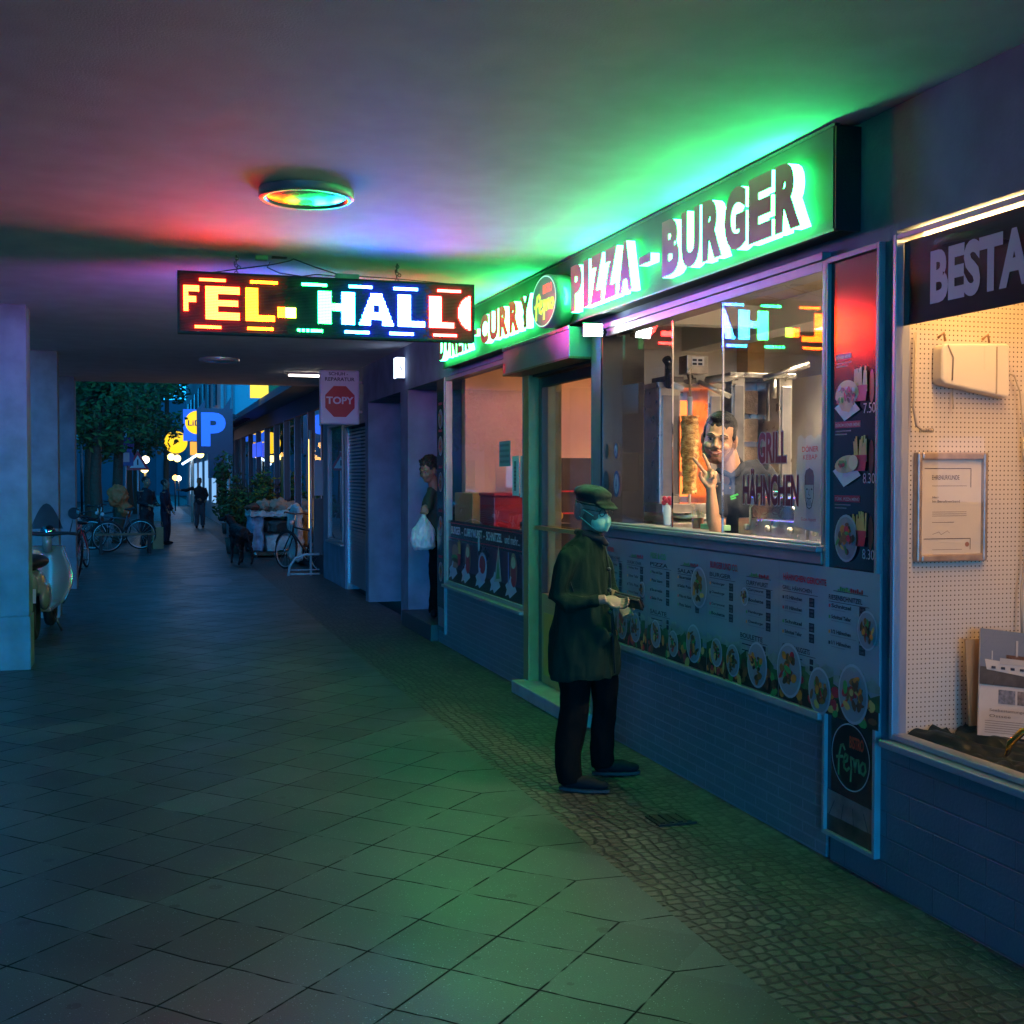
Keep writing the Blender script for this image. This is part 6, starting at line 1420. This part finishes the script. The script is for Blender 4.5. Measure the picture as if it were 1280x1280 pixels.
g.tube([(2.75, 32, 3.42), (2.75, 37.4, 3.42)], .03, trim, 6); g.tube([(1.75, 32, 3.14), (1.75, 37.4, 3.14)], .03, trim, 6); tag(g.build("pergola"), "dark slatted awning frame jutting from the eave of the glazed shop", "awning")
# tall blue white building behind
TB = T("tall_building", "tall pale plastered building rising behind the glazed shop", "building", (6, 60, 0))
bw = mat("pale_facade", (.42, .48, .52), .8, var=(.5, .08)); wdk = mat("dark_window_glass", (.03, .04, .06), .1)
g = MB(); g.box(2.6, 22, 42.0, 75, -.1, 16, bw); g.build("wall", TB)
for zr in range(4):
    for k in range(5):
        g = MB(); x = 6.2+k*3.2; z = 5.4+zr*3; g.box(x, x+1.2, 41.93, 41.99, z, z+1.5, wdk); w_ = g.build("window", TB)
        g = MB(); g.box(x-.06, x+1.26, 41.9, 41.925, z-.06, z, alu_w); g.build("sill", w_)
for zr in range(4):
    for k in range(7):
        g = MB(); y = 44+k*4.2; z = 4.2+zr*3; g.box(2.53, 2.59, y, y+1.2, z, z+1.5, wdk); g.build("window", TB)
g = MB()
for xx in (2.75, 3.0): g.tube([(xx, 41.9, 0), (xx, 41.9, 16)], .05, mat("drain_zinc", (.5, .52, .56), .4, .5), 8)
g.build("downpipe", TB)
for k in range(5):
    g = MB(); y = 45+k*5.2; g.box(2.52, 2.595, y, y+1.4, .7, 2.3, emi("shop_glow", (.25, .55, 1), .5)); g.build("shop_window", TB)
g = MB(); g.box(2.25, 2.62, 26.2, 26.4, 3.36, 3.9, emi("yellow_sign", (1, .75, .02), .7)); g.box(2.62, 2.9, 26.2, 26.4, 3.36, 3.9, mat("sign_ochre", (.25, .16, .03), .5)); tag(g.build("yellow_sign"), "upright bright yellow light box on the eave of the glazed shop", "shop sign")
# parking sign and round yellow discounter sign
PS = T("parking_sign", "dark blue cut out shape sign with a glowing blue letter P on a post", "sign", (1.75, 30, 0))
dbl = mat("sign_dark_blue", (.015, .05, .10), .4)
g = MB(); g.box(1.29, 1.62+.52, 30, 30.12, 2.22, 3.32, dbl); g.box(1.55, 1.95, 30.01, 30.11, 1.63, 2.22, dbl)
for (a, b) in ((1.40, .12), (2.0, .14)): g.add([(a-.08, 30.02, 3.32), (a+.08, 30.02, 3.32), (a+.1, 30.02, 3.32+b*2), (a-.08, 30.10, 3.32), (a+.08, 30.10, 3.32), (a+.1, 30.10, 3.32+b*2)], [(0, 1, 2), (5, 4, 3), (0, 3, 4, 1), (1, 4, 5, 2), (2, 5, 3, 0)], dbl)
g.build("board", PS)
g = MB(); bd = Board(g, (1.29, 30, 2.2), (1, 0, 0)); bd.text("P", .10, .20, .58, .82, emi("blue_letter", (.015, .12, 1), .75), 3, .05); g.build("letter", PS)
g = MB(); g.tube([(2.02, 30.06, 0), (2.02, 30.06, 2.3)], .045, mat("post_grey", (.45, .46, .50), .4, .5), 10); g.build("post", PS)
LS = T("round_yellow_sign", "round glowing yellow supermarket sign on a tall mast behind the parking sign", "sign", (1.9, 45, 0))
g = MB(); g.box(1.46, 2.5, 45.06, 45.2, 2.95, 4.10, mat("blue_sign_board", (.02, .10, .5), .4, emit=(.02, .12, .8), es=.5)); g.build("board", LS)
g = MB(); g.lathe([(.42, 0), (.42, -.04), (.001, -.045)], (1.95, 45.06, 3.62), emi("yellow_disc", (1, .58, .01), .8), 32, 'y'); g.build("disc", LS)
g = MB(); bd = Board(g, (1.62, 45.005, 3.5), (1, 0, 0)); bd.text("LiDL", 0, 0, .64, .2, mat("sign_letter_blue", (.02, .03, .25), .5), 2, .02); g.build("letters", LS)
g = MB(); g.box(1.7, 2.05, 45.05, 45.2, 2.45, 2.92, emi("amber_box", (1, .45, .05), .6)); g.build("light_box", LS)
g = MB(); g.tube([(1.76, 45.1, 0), (1.76, 45.1, 3.0)], .05, mat("post_pale", (.6, .58, .5), .4), 10); g.tube([(1.4, 45.0, 2.1), (1.95, 45.0, 2.45)], .04, emi("arm_light", (.5, .7, 1), 2.2), 8); g.build("post", LS)
g = MB(); g.lathe([(.42, 0), (.42, -.05), (.001, -.055)], (1.25, 47.0, 2.95), emi("yellow_disc", (1, .58, .01), .8), 28, 'y'); o = tag(g.build("round_yellow_sign"), "second round yellow sign half hidden by leaves, left of the mast", "sign")
for (x, y, z) in ((1.05, 46, 2.38), (1.27, 46, 2.33), (2.0, 44, 2.45)):
    g = MB(); g.sph((x, y, z), .13, emi("globe_yellow", (1, .68, .18), 3.0), 14, 10); g.tube([(x, y, z), (x, y+.3, z+.05)], .02, dsteel, 6); tag(g.build("globe_lamp"), "small round yellow globe lamp below the supermarket sign", "lamp", "yellow globe lamps below the supermarket sign")
# goods stack wrapped in film with blankets
GS = T("goods_stack", "waist high stack of goods wrapped in pale film with blankets heaped on top", "goods stack", (2.65, 25.6, 0))
film2 = mat("pale_film", (.60, .62, .58), .3, bump=(9, .8, .05), var=(5, .3)); darkb = mat("dark_wrap", (.03, .04, .035), .4, bump=(9, .8, .05)); bfilm = mat("blue_film", (.30, .45, .58), .35, bump=(9, .8, .05), var=(6, .4)); tanb = mat("tan_blanket", (.40, .29, .20), .9, bump=(14, .5, .03))
def crumple(name, x0, x1, y0, y1, z0, z1, m_, amp=.05, parent=GS):
    mb = MB(); mb.box(x0, x1, y0, y1, z0, z1, m_); return organic(mb, name, None, .035, 6, (amp, 5, 1)) if parent is None else _cr(mb, name, amp, parent)
def _cr(mb, name, amp, parent):
    o = organic(mb, name, None, .035, 6, (amp, 5, 1)); Mi = mv(parent).inverted()
    for v in o.data.vertices: v.co = Mi @ v.co
    o.parent = parent; return o
crumple("lower_bale", 2.45, 3.12, 25.2, 26.4, .10, .48, film2); crumple("side_bale", 2.14, 2.44, 25.25, 26.5, .10, .86, bfilm, .07); crumple("dark_bale", 2.44, 3.12, 25.22, 26.4, .49, .78, darkb); crumple("top_bale", 2.12, 3.16, 25.15, 26.5, .80, .98, film2, .09)
g = MB(); g.box(2.2, 3.1, 25.3, 26.4, .03, .10, wood)
for xx in (2.25, 2.65, 3.05): g.tube([(xx, 25.3, .0), (xx, 25.3, .1)], .04, steel, 8)
g.build("pallet", GS)
for (x, z, rx, rz, m_) in ((2.75, 1.04, .36, .20, tanb), (2.45, 1.05, .20, .17, tanb), (2.25, 1.03, .2, .10, mat("red_brown_blanket", (.22, .08, .05), .9, bump=(14, .5, .03))), (2.98, 1.0, .22, .12, film2)):
    mb = MB(); mb.sph((x, 25.6, z), (rx, .4, rz), m_, 20, 12); _cr(mb, "blanket", .09, GS)
# second stack behind bike
G2 = T("goods_stack", "smaller pale wrapped heap against the glazed shop, behind the bicycle", "goods stack", (3.0, 23.2, 0))
mb = MB(); mb.box(2.75, 3.0-.09, 22.6, 24.2, .05, 1.0, film2); mb.sph((2.82, 23.2, 1.02), (.12, .5, .16), film2); _cr(mb, "bale", .05, G2)

# ---- vegetation
leafA = mat("dark_leaf", (.040, .085, .022), .6); leafB = mat("mid_leaf", (.08, .14, .03), .6); leafC = mat("deep_leaf", (.02, .05, .018), .6); bark = mat("bark", (.10, .055, .035), .9, bump=(14, .9, .05))
def leafcloud(g, blobs, n, s, mats, rnd):
    tot = sum(b[1][0]*b[1][1]*b[1][2] for b in blobs)
    for (c, r) in blobs:
        k = int(n*r[0]*r[1]*r[2]/tot)
        for _ in range(k):
            while 1:
                p = Vector((rnd.uniform(-1, 1), rnd.uniform(-1, 1), rnd.uniform(-1, 1)))
                if p.length < 1: break
            if noise.noise(Vector((c[0]+p.x*r[0], c[1]+p.y*r[1], c[2]+p.z*r[2]))*1.6) < -.14: continue
            q = Vector((c[0]+p.x*r[0], c[1]+p.y*r[1], c[2]+p.z*r[2])); d = Vector((rnd.gauss(0, 1), rnd.gauss(0, 1), rnd.gauss(0, .6))).normalized(); e = d.orthogonal().normalized(); w_ = s*rnd.uniform(.6, 1.3)
            g.add([q-d*w_, q+e*w_*.5, q+d*w_, q-e*w_*.5], [(0, 1, 2, 3)], rnd.choice(mats))
def tree(label, x, y, tr, z0, spread, hgt, seed, n=9000, group="street trees along the kerb", s=.085, shift=0):
    rnd = random.Random(seed); t = T("tree", label, "tree", (x, y, 0), 0, group)
    g = MB(); g.tube([(x, y, -.05), (x+.03, y, .3), (x-.02, y, 1.5), (x+.05, y, z0+.8), (x, y, z0+2.5)], [tr*1.4, tr, tr*.9, tr*.7, tr*.4], bark, 12); g.build("trunk", t)
    blobs = []; lim = MB()
    for k in range(13):
        a = rnd.uniform(0, 6.28); q = rnd.uniform(.25, 1)*spread*.72; zc = z0+.55+rnd.uniform(0, 1)*hgt*.75
        c = (x+q*math.cos(a)+shift, y+q*math.sin(a), zc); blobs.append((c, (spread*rnd.uniform(.32, .5), spread*rnd.uniform(.32, .5), hgt*rnd.uniform(.12, .2))))
        lim.tube([(x, y, z0+.2+k*.12), ((x+c[0])/2, (y+c[1])/2, (z0+zc)/2+.5), c], [tr*.4, tr*.25, tr*.1], bark, 6)
    lim.build("branches", t)
    g = MB(); leafcloud(g, blobs, n, s, [leafA, leafA, leafB, leafC], rnd); g.build("crown", t)
tree("slim street tree just beyond the last pillar, crown filling the passage mouth", -1.05, 30.5, .13, 2.35, 2.5, 5.5, 1, 11000)
tree("street tree second from the passage, trunk behind the bench", -.55, 31.6, .14, 2.5, 1.65, 5.5, 2, 10000)
tree("street tree overhanging the pavement left of the round yellow sign", -1.3, 38.5, .17, 2.5, 2.0, 5.5, 3, 11000)
tree("street tree far along the row with branches reaching over the path", -1.9, 48, .18, 2.6, 2.4, 6, 4, 9000, s=.11)
tree("street tree across the road left of the row", -4.6, 36, .2, 2.6, 3.2, 6, 5, 9000, s=.11)
tree("thin street tree behind the round yellow sign filling the gap over the path", -.2, 56, .16, 2.3, 2.1, 6, 9, 8000, s=.12)
tree("last street tree before the far crossing", -.6, 62, .2, 2.8, 4.0, 7, 6, 7000, s=.16)
tree("pavement tree with thin outer twigs beside the pale tall building", 1.0, 52, .12, 4.6, 1.3, 4, 7, 3000, s=.10)
def plant(label, x, y, h, r, seed, n=900, yel=False):
    rnd = random.Random(seed); t = T("potted_plant", label, "potted plant", (x, y, 0), 0, "plants in front of the glazed shop")
    g = MB(); g.lathe([(.001, 0), (.14, 0), (.18, .30), (.16, .30), (.15, .26), (.001, .26)], (x, y, 0), mat("clay_pot", (.10, .07, .06), .7), 20); g.build("pot", t)
    g = MB()
    for k in range(6): a = rnd.uniform(0, 6.28); g.tube([(x, y, .25), (x+.1*math.cos(a), y+.1*math.sin(a), h*.5), (x+r*.6*math.cos(a), y+r*.6*math.sin(a), h*.85)], [.018, .012, .005], bark, 6)
    g.build("stem", t)
    g = MB(); leafcloud(g, [((x+rnd.uniform(-r, r)*.5, y+rnd.uniform(-r, r)*.5, h*rnd.uniform(.45, .9)), (r*.55, r*.55, h*.2)) for _ in range(6)], n, .06, [leafA, leafB, leafC]+([mat("yellow_leaf", (.35, .28, .03), .5)] if yel else []), rnd); g.build("foliage", t)
plant("tall dark leafy plant at the far end of the plant group", 1.95, 27.6, 2.1, .42, 11); plant("bushy plant with yellow green leaves between the other two plants", 2.35, 27.3, 1.9, .45, 12, 1000, True); plant("plant with long leaves right behind the wrapped goods stack", 2.75, 28.0, 1.75, .42, 13, 900, True); plant("low plant on the pavement side of the group", 1.9, 26.6, 1.15, .34, 14, 600)
for i, (x, y, h) in enumerate(((2.3, 30.2, 1.6), (2.5, 33, 1.8), (2.4, 36, 1.5))): plant(["leafy plant by the third window bay of the glazed shop", "leafy plant under the slatted awning", "smallest far plant near the end of the glazed shop"][i], x, y, h, .4, 20+i, 500)
# bench, posts, signs, far lights
BN = T("park_bench", "low dark slatted bench at the kerb among the bicycles", "bench", (-.35, 27.3, 0), R(3))
for k in range(4): g = LM(BN); g.box(-.62, .62, -.2+k*.11, -.11+k*.11, .40, .435, wood); g.build("seat_slat", BN)
for s_ in (-.5, .5): g = LM(BN); g.box(s_-.03, s_+.03, -.2, .28, 0, .40, cast); g.build("leg", BN)
g = MB(); g.M = Matrix.Translation((-.5, 29.6, 0)); orr = mat("orange_jacket", (.55, .11, .03), .7, bump=(12, .5, .03)); g.mats = []
mb = MB(); mb.sph((-.52, 28.9, 1.22), (.26, .18, .30), orr); mb.sph((-.36, 28.9, .92), (.18, .14, .2), orr); o = organic(mb, "orange_saddlebag", None, .02, 3, (.05, 8, 1)); tag(o, "bright orange bag slung over the grey bicycle by the tree", "bag")
def signpost(name, label, x, y, h, kind):
    t = T(name, label, "road sign", (x, y, 0)); g = MB(); g.tube([(x, y, 0), (x, y, h)], .03, mat("post_grey", (.45, .46, .50), .4, .5), 10); g.build("post", t)
    g = MB()
    if kind == 'blue': g.box(x-.16, x+.2, y-.05, y-.03, h-.95, h-.5, mat("sign_blue", (.03, .15, .45), .4)); g.box(x-.2, x+.22, y-.05, y-.03, h-.45, h-.2, mat("sign_purple", (.12, .03, .2), .4)); g.box(x-.06, x+.1, y-.055, y-.05, h-.85, h-.6, white)
    else:
        g.add([(x-.34, y-.04, h-.6), (x+.34, y-.04, h-.6), (x, y-.04, h-.02)], [(0, 1, 2)], redp); g.add([(x-.22, y-.05, h-.53), (x+.22, y-.05, h-.53), (x, y-.05, h-.16)], [(0, 1, 2)], white); g.box(x-.02, x+.02, y-.056, y-.052, h-.45, h-.28, ink)
    g.build("plate", t)
signpost("road_sign", "grey post with blue and purple plates among the bicycles", -.40, 33.5, 2.9, 'blue'); signpost("warning_sign", "triangular red and white warning sign beside the tree row", -.10, 37, 2.45, 'tri')
for (x, y, z, r_, c, s_, lab) in ((.10, 40, 1.9, .12, (1, .72, .2), 4, "yellow traffic light glow beside the tree row, lower lamp"), (.13, 40, 2.2, .12, (1, .85, .5), 4, "yellow traffic light glow beside the tree row, upper lamp"),
                            (2.0, 70, 1.55, .14, (1, .95, .8), 6, "small white far street light straight down the pavement"), (1.55, 60, 1.6, .13, (1, .4, .08), 4, "small orange far street light beside the far path")):
    g = MB(); g.sph((x, y, z), r_, emi("far_%d" % int(x*100+z*10), c, s_), 10, 8); g.tube([(x, y+.1, 0), (x, y+.1, z+.2)], .03, dsteel, 6); tag(g.build("street_lamp"), lab, "street lamp")
for (x, z, lab) in ((-3.9, 5.3, "pair of bright white lamps in the leaves at the top left, upper one"), (-3.8, 4.6, "pair of bright white lamps in the leaves at the top left, lower one")):
    y = 45
    g = MB(); xx = -2.05 if z > 5 else -2.03; g.sph((xx+.06, 44, 4.88 if z > 5 else 4.3), .09 if z > 5 else .05, emi("cool_lamp", (.85, .95, 1), 6), 10, 8); g.tube([(xx+.06, 44.1, 0), (xx+.06, 44.1, 4.9 if z > 5 else 4.3)], .03, dsteel, 6); tag(g.build("street_lamp"), lab, "street lamp")
# parked cars on the road side and far buildings
def car(label, x, y, rz, col):
    t = T("parked_car", label, "car", (x, y, -.13), rz, "cars parked on the street"); pm = mat("car_paint_%d" % int(sum(col)*1000), col, .25, .4, coat=.8); q = MB(); q.M = mv(t)
    prof = [(-2.1, .30), (-2.15, .62), (-2.0, .84), (-1.35, .93), (-.85, 1.36), (.35, 1.42), (1.1, .95), (1.95, .80), (2.12, .58), (2.05, .28)]
    n_ = len(prof)
    for s_, w_ in ((0, 0),):
        vs = []
        for (yy, ins) in ((-.86, 0), (-.80, .03), (.80, .03), (.86, 0)):
            pass
    L_ = []; 
    for yy, sc in ((-.84, .97), (-.70, 1.0), (.70, 1.0), (.84, .97)):
        L_.append([(a*sc, yy if b < .9 else yy*.84, .28+(b-.28)*sc) for a, b in prof])
    vs = sum(L_, []); fs = []
    for i in range(3):
        for k in range(n_): k2 = (k+1) % n_; fs.append((i*n_+k, (i+1)*n_+k, (i+1)*n_+k2, i*n_+k2))
    fs += [tuple(range(n_)), tuple(range(4*n_-1, 3*n_-1, -1))]; q.add(vs, fs, pm); q.build("body", t, bev=.05, seg=3)
    for s_ in (-1, 1):
        q = MB(); q.M = mv(t); q.add([(-1.15, s_*.80, .97), (.95, s_*.80, .97), (.3, s_*.735, 1.34), (-.8, s_*.735, 1.30)], [(0, 1, 2, 3)], wdk); q.build("side_window", t)
    q = MB(); q.M = mv(t); q.add([(1.09, -.66, .99), (1.09, .66, .99), (.42, .58, 1.40), (.42, -.58, 1.40)], [(0, 1, 2, 3)], wdk); q.build("windscreen", t)
    q = MB(); q.M = mv(t); q.add([(-1.36, -.66, .97), (-1.36, .66, .97), (-.92, .58, 1.34), (-.92, -.58, 1.34)], [(0, 1, 2, 3)], wdk); q.build("rear_window", t)
    for (a, b) in ((-1.3, -.78), (1.3, -.78), (-1.3, .78), (1.3, .78)):
        q = MB(); q.M = mv(t); q.torus((a, b, .32), .22, .10, rub, 'y', 24, 8); w_ = q.build("wheel", t); q = MB(); q.M = mv(t); q.lathe([(.001, -.08), (.18, -.06), (.18, .06), (.001, .08)], (a, b, .32), alu, 16, 'y'); q.build("rim", w_)
    for s_ in (-.6, .6):
        q = MB(); q.M = mv(t); q.box(2.02, 2.10, s_-.14, s_+.14, .60, .72, emi("headlight_glow", (1, .9, .8), 2.0) if col[2] > .5 else mat("lens_clear", (.5, .5, .55), .1)); q.build("headlight", t)
        q = MB(); q.M = mv(t); q.box(-2.13, -2.08, s_-.14, s_+.14, .66, .78, mat("tail_light", (.25, .01, .01), .2)); q.build("tail_light", t)
car("pale blue car parked at the kerb behind the last pillar, nearest one", -4.3, 27.5, R(-90), (.35, .42, .55)); car("dark car parked farther along the kerb", -4.3, 35, R(90), (.03, .03, .04)); car("grey car parked at the far end of the tree row", -4.2, 43, R(-90), (.25, .25, .28))
FB = T("far_building", "dark apartment block closing the far end of the street", "building", (-12, 90, 0)); g = MB(); dkw = mat("far_facade", (.10, .12, .16), .9, var=(.3, .2)); g.box(-30, 1.0, 88, 100, -.1, 15, dkw); g.build("wall", FB)
for k in range(12):
    g = MB(); g.box(-22+k*1.9, -21+k*1.9, 87.9, 87.98, 4+(k % 3)*3, 5.4+(k % 3)*3, emi("far_window", (1, .6, .25), .5) if k % 4 == 0 else wdk); g.build("window", FB)
F3 = T("end_building", "blue grey office block beyond the far crossing at the end of the street", "building", (4, 115, 0)); g = MB(); g.box(1.2, 16, 112, 122, -.1, 8.5, mat("end_facade", (.16, .20, .27), .9, var=(.3, .2))); g.build("wall", F3)
for k in range(4):
    for z in (1.5, 4.6):
        g = MB(); g.box(1.9+k*2.4, 3.1+k*2.4, 111.9, 111.98, z, z+1.6, wdk); g.build("window", F3)
F2 = T("street_building", "dark building row across the road behind the street trees", "building", (-17, 40, 0)); g = MB(); g.box(-26, -15, -20, 86, -.1, 13, dkw); g.build("wall", F2)
for k in range(16):
    for z in (1, 4.4, 7.4):
        g = MB(); g.box(-14.98, -14.93, 8+k*4.5, 9.8+k*4.5, z, z+1.7, emi("shop_window_cool", (.35, .55, 1), .5) if (z < 2 and k % 3 == 1) else wdk); g.build("window", F2)
